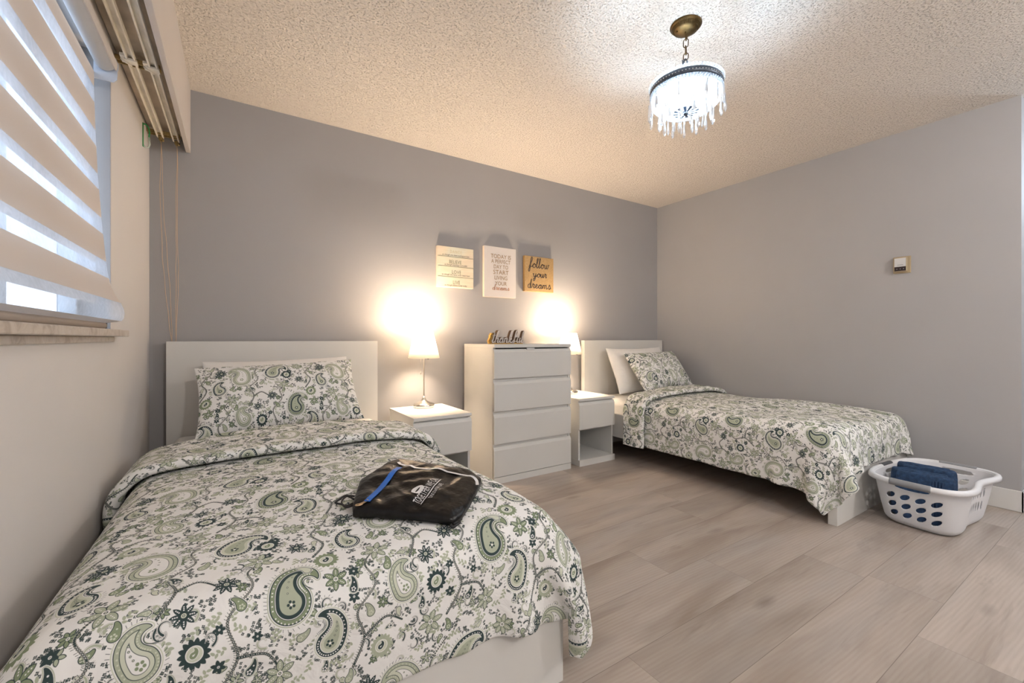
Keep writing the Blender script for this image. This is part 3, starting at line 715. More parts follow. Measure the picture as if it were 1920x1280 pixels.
def nightstand(loc, rz, label):
    t = empty('nightstand', loc, rz, label, 'nightstand', 'white nightstands')
    w, d = .40, .485; b = bmesh.new(); box(b, .004, .020, .018, d, 0, .53, .0008); box(b, w-.020, w-.004, .018, d, 0, .53, .0008); box(b, .020, w-.020, d-.008, d, 0, .53); box(b, .02, w-.02, .03, d-.01, .285, .297); box(b, .02, w-.02, .0235, .032, .50, .53)
    obj('carcass', b, M_WHITE, t); obj('top_panel', bx(0, w, 0, d, .53, .55, .001), M_WHITE, t)
    obj('shelf', bx(.0, w, -.004, d-.01, 0, .050, .001), M_WHITE, t)
    drawer(t, 0, w, .30, .513, 0)
    return t
nightstand((.9065, 2.517, 0), math.radians(.5), 'white nightstand beside the bed nearer the camera')
nightstand((2.334, 2.609, 0), 0, 'white nightstand with open shelf beside the far bed')

def table_lamp(x, y, z, label, power):
    t = empty('table_lamp', (x, y, z), 0, label, 'lamp', 'white shaded bedside lamps')
    b = bmesh.new(); lathe(b, [(0, 0), (.072, 0), (.075, .004), (.075, .020), (.071, .026), (.045, .034), (.024, .046), (.012, .062), (.008, .078), (0, .078)], 48); obj('base', b, M_CHROME, t)
    b = bmesh.new(); lathe(b, [(.0048, .07), (.0048, .40), (.012, .405), (.012, .47), (.008, .495), (0, .495)], 20); obj('pole', b, M_CHROME, t)
    b = bmesh.new(); r0, r1, z0, z1 = .112, .066, .352, .540
    lathe(b, [(r0, z0), (r1, z1), (r1-.0015, z1), (r0-.0015, z0)], 64, close=True); obj('lamp_shade', b, M_SHADE, t)
    b = bmesh.new()
    for k in range(3):
        a = k*2.094+.4; tube(b, [(0, 0, .405), (r0*math.cos(a)*.97, r0*math.sin(a)*.97, .36)], .0013, 6)
        box(b, r0*math.cos(a)-.006, r0*math.cos(a)+.006, r0*math.sin(a)-.006, r0*math.sin(a)+.006, z0-.006, z0+.002, .001)
    obj('shade_carrier', b, M_CHROME, t)
    b = bmesh.new(); tube(b, [(-.028, -.010, .36), (-.028, -.010, .255)], .0009, 6); tube(b, [(-.028, -.010, .255), (-.028, -.010, .235)], .0035, 8); obj('pull_chain', b, M_CHROME, t)
    b = bmesh.new(); bmesh.ops.create_uvsphere(b, u_segments=16, v_segments=12, radius=.018, matrix=Matrix.Translation((0, 0, .512))); obj('bulb', b, M_BULB, t, True)
    l = lamp('bedside_bulb', 'POINT', (x, y, z+.512), power, WARM, .045); return t
table_lamp(1.125, 2.915, .55, 'lit white shaded lamp on the nightstand by the near bed', 19)
table_lamp(2.497, 2.925, .55, 'lit white shaded lamp half hidden behind the chest of drawers', 19)

# ---------------------------------------------------------------- lettering
def text_mesh(body, size, spacing=1., shear=0., xs=1.):
    cu = bpy.data.curves.new('tmp', 'FONT'); cu.body = body; cu.size = size; cu.align_x = 'CENTER'; cu.space_character = spacing; cu.shear = shear; cu.resolution_u = 3
    o = bpy.data.objects.new('tmp', cu); COL.objects.link(o); dg = bpy.context.evaluated_depsgraph_get(); me = bpy.data.meshes.new_from_object(o.evaluated_get(dg))
    b = bmesh.new(); b.from_mesh(me); bpy.data.objects.remove(o); bpy.data.meshes.remove(me)
    for v in b.verts: v.co.x *= xs
    return b
def merge(dst, src, fn):
    mp = {v: dst.verts.new(fn(v.co)) for v in src.verts}
    for f in src.faces:
        try: dst.faces.new([mp[v] for v in f.verts])
        except ValueError: pass
    src.free()
# single-stroke cursive alphabet: strokes in em units
CUR = {
 'f': (.40, [[(0, .05), (.16, .35), (.34, .85), (.30, 1.08), (.20, .95), (.16, .4), (.13, -.25), (.05, -.42), (-.01, -.25), (.10, .0), (.28, .10), (.40, .12)]]),
 'o': (.42, [[(0, .12), (.10, .35), (.22, .44), (.08, .30), (.08, .08), (.20, .0), (.33, .12), (.32, .34), (.22, .44), (.30, .36), (.42, .34)]]),
 'l': (.27, [[(0, .10), (.12, .45), (.20, .92), (.14, 1.02), (.08, .8), (.08, .15), (.15, .0), (.27, .12)]]),
 'w': (.60, [[(0, .34), (.05, .40), (.08, .12), (.16, .0), (.27, .15), (.30, .42), (.30, .12), (.38, .0), (.50, .18), (.50, .42), (.60, .36)]]),
 'y': (.44, [[(0, .30), (.06, .42), (.07, .15), (.15, .02), (.28, .20), (.31, .43), (.29, .0), (.22, -.40), (.10, -.45), (.08, -.28), (.28, -.02), (.44, .12)]]),
 'u': (.44, [[(0, .12), (.06, .42), (.06, .12), (.15, .0), (.27, .15), (.31, .43), (.30, .10), (.36, .0), (.44, .12)]]),
 'r': (.34, [[(0, .12), (.08, .38), (.11, .50), (.15, .40), (.25, .41), (.20, .15), (.25, .0), (.34, .12)]]),
 'd': (.44, [[(.28, .36), (.18, .44), (.05, .30), (.05, .08), (.15, .0), (.26, .14), (.33, 1.0), (.30, .12), (.36, .0), (.44, .12)]]),
 'e': (.34, [[(0, .12), (.18, .24), (.22, .38), (.14, .44), (.06, .28), (.07, .08), (.17, .0), (.34, .12)]]),
 'a': (.44, [[(0, .12), (.10, .30), (.28, .36), (.18, .44), (.05, .28), (.07, .06), (.17, .0), (.29, .18), (.31, .42), (.29, .10), (.36, .0), (.44, .12)]]),
 'm': (.62, [[(0, .12), (.06, .42), (.06, .0), (.08, .28), (.18, .43), (.24, .30), (.24, .0), (.26, .28), (.37, .43), (.43, .30), (.43, .08), (.50, .0), (.62, .12)]]),
 's': (.34, [[(0, .12), (.10, .34), (.16, .50), (.20, .34), (.25, .14), (.17, .0), (.06, .03), (.18, .0), (.34, .12)]]),
 't': (.30, [[(0, .12), (.10, .45), (.14, .85), (.10, .3), (.11, .06), (.18, .0), (.30, .12)], [(-.02, .62), (.26, .66)]]),
 'h': (.44, [[(0, .10), (.12, .5), (.22, .95), (.15, 1.02), (.08, .7), (.05, .0), (.08, .26), (.20, .42), (.28, .30), (.27, .08), (.34, .0), (.44, .12)]]),
 'n': (.44, [[(0, .12), (.06, .42), (.05, .0), (.08, .28), (.20, .43), (.27, .30), (.27, .08), (.34, .0), (.44, .12)]]),
 'k': (.42, [[(0, .10), (.12, .5), (.20, .95), (.14, 1.02), (.08, .7), (.05, .0), (.08, .26), (.22, .42), (.22, .26), (.10, .22), (.22, .06), (.30, .0), (.42, .12)]]),
 ' ': (.30, []),
}
def spl(pts, n=7):
    out = []
    for k in range(len(pts)-1):
        p0, p1, p2, p3 = [Vector((*pts[max(0, min(len(pts)-1, q))], 0)) for q in (k-1, k, k+1, k+2)]
        for j in range(n):
            u = j/n; out.append(.5*(2*p1+(p2-p0)*u+(2*p0-5*p1+4*p2-p3)*u*u+(3*p1-p0-3*p2+p3)*u**3))
    out.append(Vector((*pts[-1], 0))); return out
def cursive(word, x, z, size, w, width=None, shear=.18):
    """list of (polyline) in x,z for a word centred at x with baseline z"""
    W = sum(CUR[c][0] for c in word); sx = (width/W) if width else size; cur = x-W*sx/2; L = []
    for c in word:
        for st in CUR[c][1]: L.append([(cur+(p.x+shear*p.y*size/sx)*sx, z+p.y*size) for p in spl(st)])
        cur += CUR[c][0]*sx
    return L
def ribbon(bm, L, w, y0, y1, thin=.45, off=(0, 0)):
    """extrude pen strokes between depths y0 (front) and y1, calligraphic width"""
    for pts in L:
        n = len(pts); l, r = [], []
        for i, (x, z) in enumerate(pts):
            a, b_ = pts[max(0, i-1)], pts[min(n-1, i+1)]; t = Vector((b_[0]-a[0], b_[1]-a[1]))
            t = t.normalized() if t.length > 1e-9 else Vector((0, 1)); q = w*(thin+(1-thin)*max(0, -t.y if True else 0)); nn = Vector((-t.y, t.x))*q/2
            if abs(nn.length) < 1e-7: nn = Vector((w*thin/2, 0))
            l.append((x+nn.x+off[0], z+nn.y+off[1])); r.append((x-nn.x+off[0], z-nn.y+off[1]))
        V = [[bm.verts.new((p[0], y, p[1])) for p in S_] for S_, y in ((l, y0), (r, y0), (l, y1), (r, y1))]
        for i in range(n-1):
            for a, b_ in ((0, 1), (1, 3), (3, 2), (2, 0)): bm.faces.new((V[a][i], V[b_][i], V[b_][i+1], V[a][i+1]))
        bm.faces.new((V[0][0], V[2][0], V[3][0], V[1][0])); bm.faces.new((V[0][-1], V[1][-1], V[3][-1], V[2][-1]))
def plane_text(bm, body, x, z, size, y, **k):
    merge(bm, text_mesh(body, size, **k), lambda c: Vector((x+c.x, y, z+c.y)))

# ---------------------------------------------------------------- wall art
AY = YB-.03
def art(name, x0, x1, z0, z1, m, me, label):
    t = empty(name, ((x0+x1)/2, YB, z0), 0, label, 'wall art', 'sayings hung above the chest of drawers')
    w, h = x1-x0, z1-z0; b = bx(-w/2, w/2, -.032, -.001, 0, h, .002)
    for f in b.faces: f.material_index = 0 if f.normal.y < -.9 else 1
    b.normal_update()
    for f in b.faces: f.material_index = 0 if f.normal.y < -.9 else 1
    global PANEL; PANEL = obj('panel', b, [m, me], t); return t, w, h
FYA = -.0328
t, w, h = art('pallet_sign', 1.306, 1.621, 1.448, 1.769, M_SIGNWOOD, M_CANVAS_EDGE, 'pastel plank sign with DANCE, BELIEVE, LOVE and LIVE, leftmost of three')
b = bmesh.new()
for z in (.242, .165, .083): box(b, -w/2+.004, w/2-.001, FYA-.0006, FYA+.001, z-.0010, z+.0010)
obj('plank_lines', b, M_GREENINK, PANEL)
M_FADED = simple('faded_gold', (.60, .52, .32), .5)
for s_, x, z, sz, xs, sp, m in (('DANCE', 0, .272, .036, .75, 1.25, M_FADED), ('BELIEVE', -.005, .190, .040, .76, 1.05, M_GREENINK), ('LOVE', .005, .109, .042, .76, 1.1, M_GREENINK), ('LIVE', .005, .027, .042, .76, 1.1, M_GREENINK)):
    b = bmesh.new(); plane_text(b, s_, x, z, sz, FYA, xs=xs, spacing=sp); obj('lettering', b, m, PANEL)
for s_, z in (('as though you have nothing to lose', .251), ('as though anything is possible', .174), ('as though you have never been hurt', .095), ('as though there is only today', .012)):
    b = bmesh.new(); plane_text(b, s_, 0, z, .0175, FYA-.0002, shear=.3, xs=.95); obj('small_lettering', b, M_INK, PANEL)
t, w, h = art('canvas_sign', 1.722, 2.037, 1.392, 1.818, M_CANVAS, M_CANVAS_EDGE, 'white canvas sign reading TODAY IS A PERFECT DAY, middle of three')
b = bmesh.new()
for s_, z, sz, xs in (('TODAY IS', .330, .048, .95), ('A PERFECT', .288, .046, .86), ('DAY TO', .243, .046, .86), ('START', .195, .052, 1.02), ('LIVING', .150, .047, .9), ('YOUR', .102, .047, .9)): plane_text(b, s_, .005, z, sz, FYA, xs=xs)
obj('lettering', b, M_GOLDINK, PANEL)
b = bmesh.new(); ribbon(b, cursive('dreams', .005, .062, .048, 0, .17), .0052, FYA-.0006, FYA+.0004); obj('lettering_script', b, M_COPPER, PANEL)
t, w, h = art('burlap_sign', 2.131, 2.452, 1.464, 1.778, M_BURLAP, simple('burlap_edge', (.40, .25, .10), .8), 'golden brown sign with black script follow your dreams, rightmost of three')
b = bmesh.new()
ribbon(b, cursive('follow', -.005, .212, .086, 0, .225, .10), .0066, FYA-.0006, FYA+.0004, .8)
ribbon(b, cursive('your', .005, .130, .074, 0, .155, .10), .0066, FYA-.0006, FYA+.0004, .8)
ribbon(b, cursive('dreams', .0, .030, .080, 0, .262, .10), .0066, FYA-.0006, FYA+.0004, .8)
obj('lettering_script', b, M_INK, PANEL)

ts = empty('word_sign', (1.775, 2.82, 1.0), math.radians(2), 'small freestanding wooden word thankful on top of the chest', 'decoration')
L = [[(x, max(z, .0085)) for x, z in st] for st in cursive('thankful', 0, .010, .088, 0, .30, .25)]
b = bmesh.new(); ribbon(b, L, .0165, .0, .026, .62, (0, 0)); obj('wooden_letters', b, M_SIGNBODY, ts)
b = bmesh.new(); ribbon(b, L, .0095, -.0035, .0, .5); obj('white_letter_face', b, M_SIGNFACE, ts)
b = bmesh.new(); box(b, -.150, .150, .002, .024, 0, .010, .001); ribbon(b, cursive('t', -.142, .008, .088, 0, None, .25), .018, .0005, .027, .8, (-.014, 0)); obj('base_strip', b, M_SIGNGOLD, ts)

# ---------------------------------------------------------------- thermostat
th = empty('thermostat', (XR, 1.036, 1.503), 0, 'small gold rimmed thermostat on the right wall', 'thermostat')
b = bmesh.new(); box(b, -.008, 0, -.048, .048, 0, .118, .003); obj('back_plate', b, M_THGOLD, th)
b = bmesh.new(); box(b, -.026, -.008, -.032, .042, .012, .112, .003); obj('casing', b, M_THGOLD, th)
DSP = obj('display', bx(-.0275, -.026, -.026, .036, .046, .106, .0005), M_SCREEN, th)
BTN = obj('button_panel', bx(-.0275, -.026, -.026, .036, .016, .0455, .0005), M_DKPLAST, th)
for k in range(3): obj('button', bx(-.029, -.0275, -.016+k*.018, -.012+k*.018, .028, .032, .0005), M_SCREEN, BTN)
b = bmesh.new(); box(b, -.0279, -.0275, -.012, .020, .056, .060); obj('display_line', b, M_GRIP, DSP)

# ---------------------------------------------------------------- chandelier
ch = empty('chandelier', (1.762, 1.233, ZC), 0, 'lit crystal chandelier on a short brass chain under the popcorn ceiling', 'chandelier')
b = bmesh.new(); lathe(b, [(0, 0), (.068, 0), (.0695, -.004), (.067, -.008), (.060, -.011), (.052, -.022), (.036, -.031), (.020, -.035), (0, -.036)], 56)
for k in range(56):
    a = k*2*math.pi/56; ca, sa = math.cos(a), math.sin(a); tube(b, [(.061*ca, .061*sa, -.0115), (.052*ca, .052*sa, -.0235)], .0013, 5)
for k in range(3): a = k*2.09+.5; bmesh.ops.create_uvsphere(b, u_segments=8, v_segments=6, radius=.004, matrix=Matrix.Translation((.042*math.cos(a), .042*math.sin(a), -.030)))
for k in range(44): a = k*2*math.pi/44; bmesh.ops.create_uvsphere(b, u_segments=6, v_segments=4, radius=.003, matrix=Matrix.Translation((.068*math.cos(a), .068*math.sin(a), -.003)))
obj('canopy', b, M_BRASS, ch)
def link(z, rot, L=.040, w=.011, m=M_BRASS):
    b = bmesh.new(); pts = []
    for k in range(24):
        a = k*2*math.pi/24; x = w*math.cos(a); zz = w*math.sin(a)+(L/2-w)*(1 if math.sin(a) > 0 else -1)
        pts.append((x*math.cos(rot), x*math.sin(rot), z+zz))
    tube(b, pts, .0022, 8, closed=True); obj('chain_link', b, m, ch)
link(-.050, .4); link(-.083, 1.97); link(-.116, .4); link(-.146, 1.97, .032)
b = bmesh.new(); ring = [(.020*math.cos(k*2*math.pi/20)*.7, 0, -.178+.020*math.sin(k*2*math.pi/20)) for k in range(20)]; tube(b, ring, .0035, 8, closed=True)
for s in (-1, 1): tube(b, [(s*.014, 0, -.180), (s*.026, 0, -.172), (s*.020, 0, -.186), (s*.008, 0, -.200)], [.004, .003, .004, .004], 8)
lathe(b, [(0, -.196), (.010, -.198), (.006, -.208), (.014, -.214), (0, -.222)], 16); obj('hanging_ornament', b, M_DKMETAL, ch)
b = bmesh.new()
tube(b, [(0, 0, -.22), (0, 0, -.30)], .006, 8)
for k in range(3): a = k*2.094; tube(b, [(0, 0, -.222), (.07*math.cos(a), .07*math.sin(a), -.255), (.150*math.cos(a), .150*math.sin(a), -.290)], .003, 8)
obj('spider_arms', b, M_DKMETAL, ch)
b = bmesh.new(); lathe(b, [(.008, -.268), (.075, -.272), (.075, -.276), (.008, -.272)], 40, close=True); obj('added_light_pan', b, M_SHADE, ch)  # translucent disc added to soften the bulb's upward light on the ceiling
RZ = 2.205-ZC; RR = .157
b = bmesh.new(); lathe(b, [(RR+.001, RZ+.014), (RR+.004, RZ), (RR+.001, RZ-.014), (RR-.004, RZ-.014), (RR-.004, RZ+.014)], 96, close=True)
BAND = obj('metal_band', b, M_DKMETAL, ch)
b = bmesh.new()
for k in range(72):
    a = k*2*math.pi/72; bmesh.ops.create_uvsphere(b, u_segments=6, v_segments=5, radius=.0028, matrix=Matrix.Translation(((RR+.0038)*math.cos(a), (RR+.0038)*math.sin(a), RZ)) @ Matrix.Diagonal((1, 1, .8, 1)))
obj('band_studs', b, M_PIPING, BAND)
for zo, rr, rd in ((RZ+.022, RR+.001, .0085), (RZ-.019, RR-.001, .0060)):
    nb = 64; b = bmesh.new()
    for k in range(nb): a = k*2*math.pi/nb; bmesh.ops.create_uvsphere(b, u_segments=8, v_segments=6, radius=rd, matrix=Matrix.Translation((rr*math.cos(a), rr*math.sin(a), zo)))
    obj('glass_bead_rim', b, M_CRYSTAL, ch, True)
def prism_mesh(L, w):
    b = bmesh.new(); pr = [(.0, 0), (w*.55, -.004), (w*.42, -L*.25), (w*.75, -L*.72), (w*.55, -L*.86), (0, -L)]
    rings = []
    for r, z in pr: rings.append([b.verts.new((r*math.cos(k*math.pi/3), r*math.sin(k*math.pi/3), z)) for k in range(6)])
    for A, B in zip(rings, rings[1:]):
        for k in range(6): b.faces.new((A[k], A[(k+1) % 6], B[(k+1) % 6], B[k]))
    bmesh.ops.remove_doubles(b, verts=b.verts[:], dist=1e-5)
    return b
# curtain of faceted rods forming the drum, tapering in at the bottom
b = bmesh.new(); nr = 72
for k in range(nr):
    a = k*2*math.pi/nr; ca, sa = math.cos(a), math.sin(a); r0, r1, r2 = RR-.006, RR-.014, RR-.045
    tube(b, [(r0*ca, r0*sa, RZ-.012), (r1*ca, r1*sa, RZ-.055), (r2*ca, r2*sa, RZ-.092)], [.0058, .0066, .005], 6)
    for q in range(5):
        f = (q+.5)/5; rr = r0+(r1-r0)*f; bmesh.ops.create_icosphere(b, subdivisions=1, radius=.0062, matrix=Matrix.Translation((rr*ca, rr*sa, RZ-.018-.05*f)))
obj('crystal_drum', b, M_CRYSTAL, ch)
b = bmesh.new()
for k in range(12):
    a = k*2*math.pi/12; ca, sa = math.cos(a), math.sin(a); sN = Vector((-sa, ca, 0))
    p = [Vector((.008*ca, .008*sa, RZ-.112)), Vector((.034*ca, .034*sa, RZ-.109)), Vector((.056*ca, .056*sa, RZ-.106))]; ww = [.002, .0065, .0075]
    A = [b.verts.new(q+sN*w_) for q, w_ in zip(p, ww)]; B = [b.verts.new(q-sN*w_) for q, w_ in zip(p, ww)]
    for i in range(2): b.faces.new((A[i], A[i+1], B[i+1], B[i]))
bmesh.ops.solidify(b, geom=b.faces[:], thickness=.0015)
lathe(b, [(0, RZ-.124), (.008, RZ-.120), (.011, RZ-.112), (0, RZ-.102)], 16)
obj('star_finial', b, M_DKMETAL, ch)
b = bmesh.new()   # bottom bowl
lathe(b, [(RR-.045, RZ-.092), (.09, RZ-.098), (.055, RZ-.1005), (.012, RZ-.102), (.012, RZ-.1005), (.055, RZ-.099), (.09, RZ-.0965), (RR-.045, RZ-.090)], 64); obj('bottom_glass', b, M_CRYSTAL, ch)
pm = prism_mesh(.085, .0105); pme = bpy.data.meshes.new('crystal_pendant'); pm.to_mesh(pme); pm.free(); pme.materials.append(M_CRYSTAL)
rnd = random.Random(2)
def pend(r, a, z, s=1.):
    o = bpy.data.objects.new('crystal_pendant', pme); COL.objects.link(o); o.parent = ch; o.location = (r*math.cos(a), r*math.sin(a), z); o.scale = (s, s, s); o.rotation_euler = (rnd.uniform(-.05, .05), rnd.uniform(-.05, .05), rnd.uniform(0, 1))
for k in range(18): pend(RR+.006, k*2*math.pi/18+.1, RZ-.040-.010*(k % 2), 1.05)
for k in range(13): pend(RR-.045, k*2*math.pi/13+.2, RZ-.094, 1.0)
for k in range(6): pend(.052, k*2*math.pi/6, RZ-.112, .9)
for a in (0, 2.1, 4.2):
    b = bmesh.new(); bmesh.ops.create_uvsphere(b, u_segments=12, v_segments=8, radius=.020, matrix=Matrix.Translation((.04*math.cos(a), .04*math.sin(a), RZ-.03)))
    obj('bulb', b, M_BULBC, ch, True)

# ---------------------------------------------------------------- laundry basket
BC = Vector((3.375, .738)); BR = math.radians(-4)
def plan(th_, a, b_, sc=1.):
    c, s = math.cos(th_), math.sin(th_); n = 3.6
    x = a*math.copysign(abs(c)**(2/n), c); y = b_*math.copysign(abs(s)**(2/n), s)
    if y < 0: y += .056*sc*math.exp(-((x-.03)/.20)**2)*(min(1, -y/(b_*.9)))**2
    return x, y
H = .262
def bpt(th_, v):      # v 0 bottom .. 1 rim
    f = .80+.20*v**.8
    if v < .12: f -= .055*(1-v/.12)**2
    x, y = plan(th_, .335*f, .215*f, f)
    rim = .012*math.sin(th_)**2*v
    return Vector((x, y, .004+v*(H-.004)+rim*0))
bk = empty('laundry_basket', (BC.x, BC.y, 0), BR, 'white plastic laundry basket with oval holes at the foot of the far bed', 'basket')
NT_, NV = 560, 56
ths = []   # resample angle for even spacing
q = [math.pi*2*k/4000 for k in range(4001)]; L_ = [0]
for k in range(1, 4001):
    a, b_ = plan(q[k-1], .335, .215), plan(q[k], .335, .215); L_.append(L_[-1]+math.hypot(a[0]-b_[0], a[1]-b_[1]))
per = L_[-1]; ths = np.interp(np.arange(NT_)/NT_*per, L_, q); arcs = np.arange(NT_)/NT_*per
arc_at = lambda th_: float(np.interp(th_, q, L_))
holes = []   # (arc centre, z centre, half widths, slant)
for end in (math.pi, 0.):
    s0 = arc_at(end)
    for r in range(3):
        for c in range(4): holes.append((s0+(c-1.5)*.068, .172-r*.052, .0265, .0140, .55 if end else -.55))
    holes.append((s0, .228, .075, .012, 0))
sm = arc_at(math.pi/2); holes.append((sm, .228, .060, .012, 0))
for c in range(-3, 4):
    for r in range(3): holes.append((sm+c*.066, .168-r*.049, .0215, .0135, .35))
sb = arc_at(3*math.pi/2)
for c in range(-4, 5):
    for r in range(2): holes.append((sb+c*.034, .185-r*.075, .009, .028, .15))
V = np.zeros((NT_, NV+1, 3)); inside = np.zeros((NT_, NV+1), bool)
for j in range(NV+1):
    for i in range(NT_): pass
b = bmesh.new(); G = []
for i in range(NT_):
    col_ = []
    for j in range(NV+1):
        s, z = arcs[i], H*j/NV; ins = False
        for (hs, hz_, ra, rb, sl) in holes:
            ds = (s-hs+per/2) % per-per/2; dzz = z-hz_
            if abs(ds) > ra*1.4+.01 or abs(dzz) > rb*1.6+.012: continue
            du = ds*math.cos(sl)+dzz*math.sin(sl); dv = -ds*math.sin(sl)+dzz*math.cos(sl); e = math.hypot(du/ra, dv/rb)
            if e < 1: ins = True
            mm = min(ra, rb)
            if abs(e-1)*mm < .0030 and e > .01:   # snap to the rim of the hole
                k = 1/e; du *= k; dv *= k; s = hs+du*math.cos(sl)-dv*math.sin(sl); z = hz_+du*math.sin(sl)+dv*math.cos(sl); ins = e < .72 and mm > .02
                ins = False
        th_ = float(np.interp(s % per, L_, q)); col_.append((b.verts.new(bpt(th_, z/H)), ins))
    G.append(col_)
for i in range(NT_):
    A, B = G[i], G[(i+1) % NT_]
    for j in range(NV):
        if j == 0 and False: continue
        f4 = (A[j], B[j], B[j+1], A[j+1])
        if any(x[1] for x in f4): continue
        cs_ = (A[j][0].co+B[j+1][0].co)/2
        if (A[j][0].co-B[j][0].co).length+(A[j+1][0].co-B[j+1][0].co).length < 1e-5: continue
        f = b.faces.new([x[0] for x in f4]); f.smooth = True
# drop faces whose centre lies in a hole
kill = []
def in_hole(i, j):
    s, z = arcs[i]+per/NT_/2, H*(j+.5)/NV
    for (hs, hz_, ra, rb, sl) in holes:
        ds = (s-hs+per/2) % per-per/2; dzz = z-hz_; du = ds*math.cos(sl)+dzz*math.sin(sl); dv = -ds*math.sin(sl)+dzz*math.cos(sl)
        if math.hypot(du/ra, dv/rb) < 1: return True
    return False
vi = {}
for i in range(NT_):
    for j in range(NV+1): vi[G[i][j][0]] = (i, j)
for f in b.faces:
    ij = [vi[v] for v in f.verts]; j = min(p[1] for p in ij); is_ = [p[0] for p in ij]; i = min(is_) if max(is_)-min(is_) < 5 else NT_-1
    if in_hole(i, j): kill.append(f)
bmesh.ops.delete(b, geom=kill, context='FACES')
loose = [v for v in b.verts if not v.link_faces]; bmesh.ops.delete(b, geom=loose, context='VERTS')
bot = [bpt(th_, 0) for th_ in ths]; bv = [b.verts.new(p) for p in bot]; b.faces.new(bv[::-1])
bmesh.ops.remove_doubles(b, verts=b.verts[:], dist=1e-4)
o = obj('basket_body', b, M_BASKET, bk); solid(o, .003, 0)
# rolled rim, raised a little at the hip notch corners
b = bmesh.new(); prof_r = [(0, 0), (.004, .006), (.014, .009), (.024, .005), (.028, -.004), (.028, -.018), (.025, -.018), (.024, -.006), (.014, .003), (.003, -.003)]
rings = []
for k in range(240):
    th_ = float(np.interp(k/240*per, L_, q)); x, y = plan(th_, .335, .215); t2 = float(np.interp((k+.5)/240*per, L_, q)); x2, y2 = plan(t2, .335, .215)
    tn = Vector((x2-x, y2-y)).normalized(); nn = Vector((tn.y, -tn.x))
    rings.append([b.verts.new((x+nn.x*r*(1.), y+nn.y*r, H+z)) for r, z in prof_r])
for k in range(240):
    A, B = rings[k], rings[(k+1) % 240]
    for i in range(len(prof_r)): j = (i+1) % len(prof_r); f = b.faces.new((A[i], A[j], B[j], B[i])); f.smooth = True
bmesh.ops.recalc_face_normals(b, faces=b.faces[:]); obj('rim', b, M_BASKET, bk)
def grip(th0, half, m, lab=None):
    b = bmesh.new(); s0 = arc_at(th0); rings = []
    pr = [(-.002, -.003), (.004, .0095), (.014, .0125), (.025, .009), (.031, -.002), (.031, -.020), (.014, -.012)]
    for k in range(31):
        s = (s0+half*(k/15-1)) % per; t1 = float(np.interp(s, L_, q)); x, y = plan(t1, .335, .215); t2 = float(np.interp((s+.002) % per, L_, q)); x2, y2 = plan(t2, .335, .215)
        tn = Vector((x2-x, y2-y)).normalized(); nn = Vector((tn.y, -tn.x)); rings.append([b.verts.new((x+nn.x*r, y+nn.y*r, H+z)) for r, z in pr])
    for A, B in zip(rings, rings[1:]):
        for i in range(7): j = (i+1) % 7; f = b.faces.new((A[i], A[j], B[j], B[i])); f.smooth = True
    b.faces.new(rings[0]); b.faces.new(rings[-1][::-1]); bmesh.ops.recalc_face_normals(b, faces=b.faces[:])
    o = obj('handle_grip', b, m, bk)
    if lab: o['label'] = lab
grip(math.pi, .082, M_GRIP); grip(0.0, .082, M_GRIP); grip(R90, .062, M_GRIPD, 'dark grey handle grip')

def towel(loc, rz, L, T_, H0, label, seed, folds=3):
    """folded bath towel standing on edge: nested loops in plan, extruded upwards"""
    t = empty('folded_towel', loc, rz, label, 'towel', 'navy towels in the basket')
    # serpentine path in plan
    th2 = T_/folds; path = []
    y = -T_/2+th2/2
    for k in range(folds):
        xs = np.linspace(-L/2+th2/2, L/2-th2/2, 22); xs = xs if k % 2 == 0 else xs[::-1]
        path += [(x, y+.003*nz(x*20, k+seed)) for x in xs]
        if k < folds-1:
            sgn = 1 if k % 2 == 0 else -1
            for a in np.linspace(-R90, R90, 8)[1:-1]: path.append((sgn*(L/2-th2/2)+sgn*math.cos(a)*th2*.52, y+th2/2+math.sin(a)*th2/2))
        y += th2
    n = len(path); hw = th2*.47; b = bmesh.new(); prof = []
    cr = [(-1, 0), (-1, .5), (-1, .93), (-.7, 1.0), (0, 1.025), (.7, 1.0), (1, .93), (1, .5), (1, 0)]
    rings = []
    for i, (x, y_) in enumerate(path):
        a, c = path[max(0, i-1)], path[min(n-1, i+1)]; tt = Vector((c[0]-a[0], c[1]-a[1])).normalized(); nn = Vector((-tt.y, tt.x))
        hh = H0+.006*nz(x*11, y_*30, seed)+.004*nz(i*.35, seed)
        rings.append([b.verts.new((x+nn.x*hw*u*(1+.05*nz(i*.3, v*3, seed)), y_+nn.y*hw*u, hh*v)) for u, v in cr])
    for A, B in zip(rings, rings[1:]):
        for k in range(len(cr)-1): f = b.faces.new((A[k], A[k+1], B[k+1], B[k])); f.smooth = True
    b.faces.new(rings[0]); b.faces.new(rings[-1][::-1]); bmesh.ops.recalc_face_normals(b, faces=b.faces[:])
    o = obj('terry_cloth', b, M_TOWEL, t); subsurf(o, 1)
    return t, hw
tw, _ = towel((3.285, .775, .0125), math.radians(-87), .245, .115, .262, 'folded navy towel, front one standing in the basket', 1)
b = bmesh.new()
for k in range(4): box(b, .052+k*.013, .060+k*.013, -.0610, -.0565, .02, .243, .001)
obj('woven_border', b, M_TOWELB, tw)
towel((3.402, .785, .0125), math.radians(-86), .235, .10, .275, 'folded navy towel, rear one standing in the basket', 5)

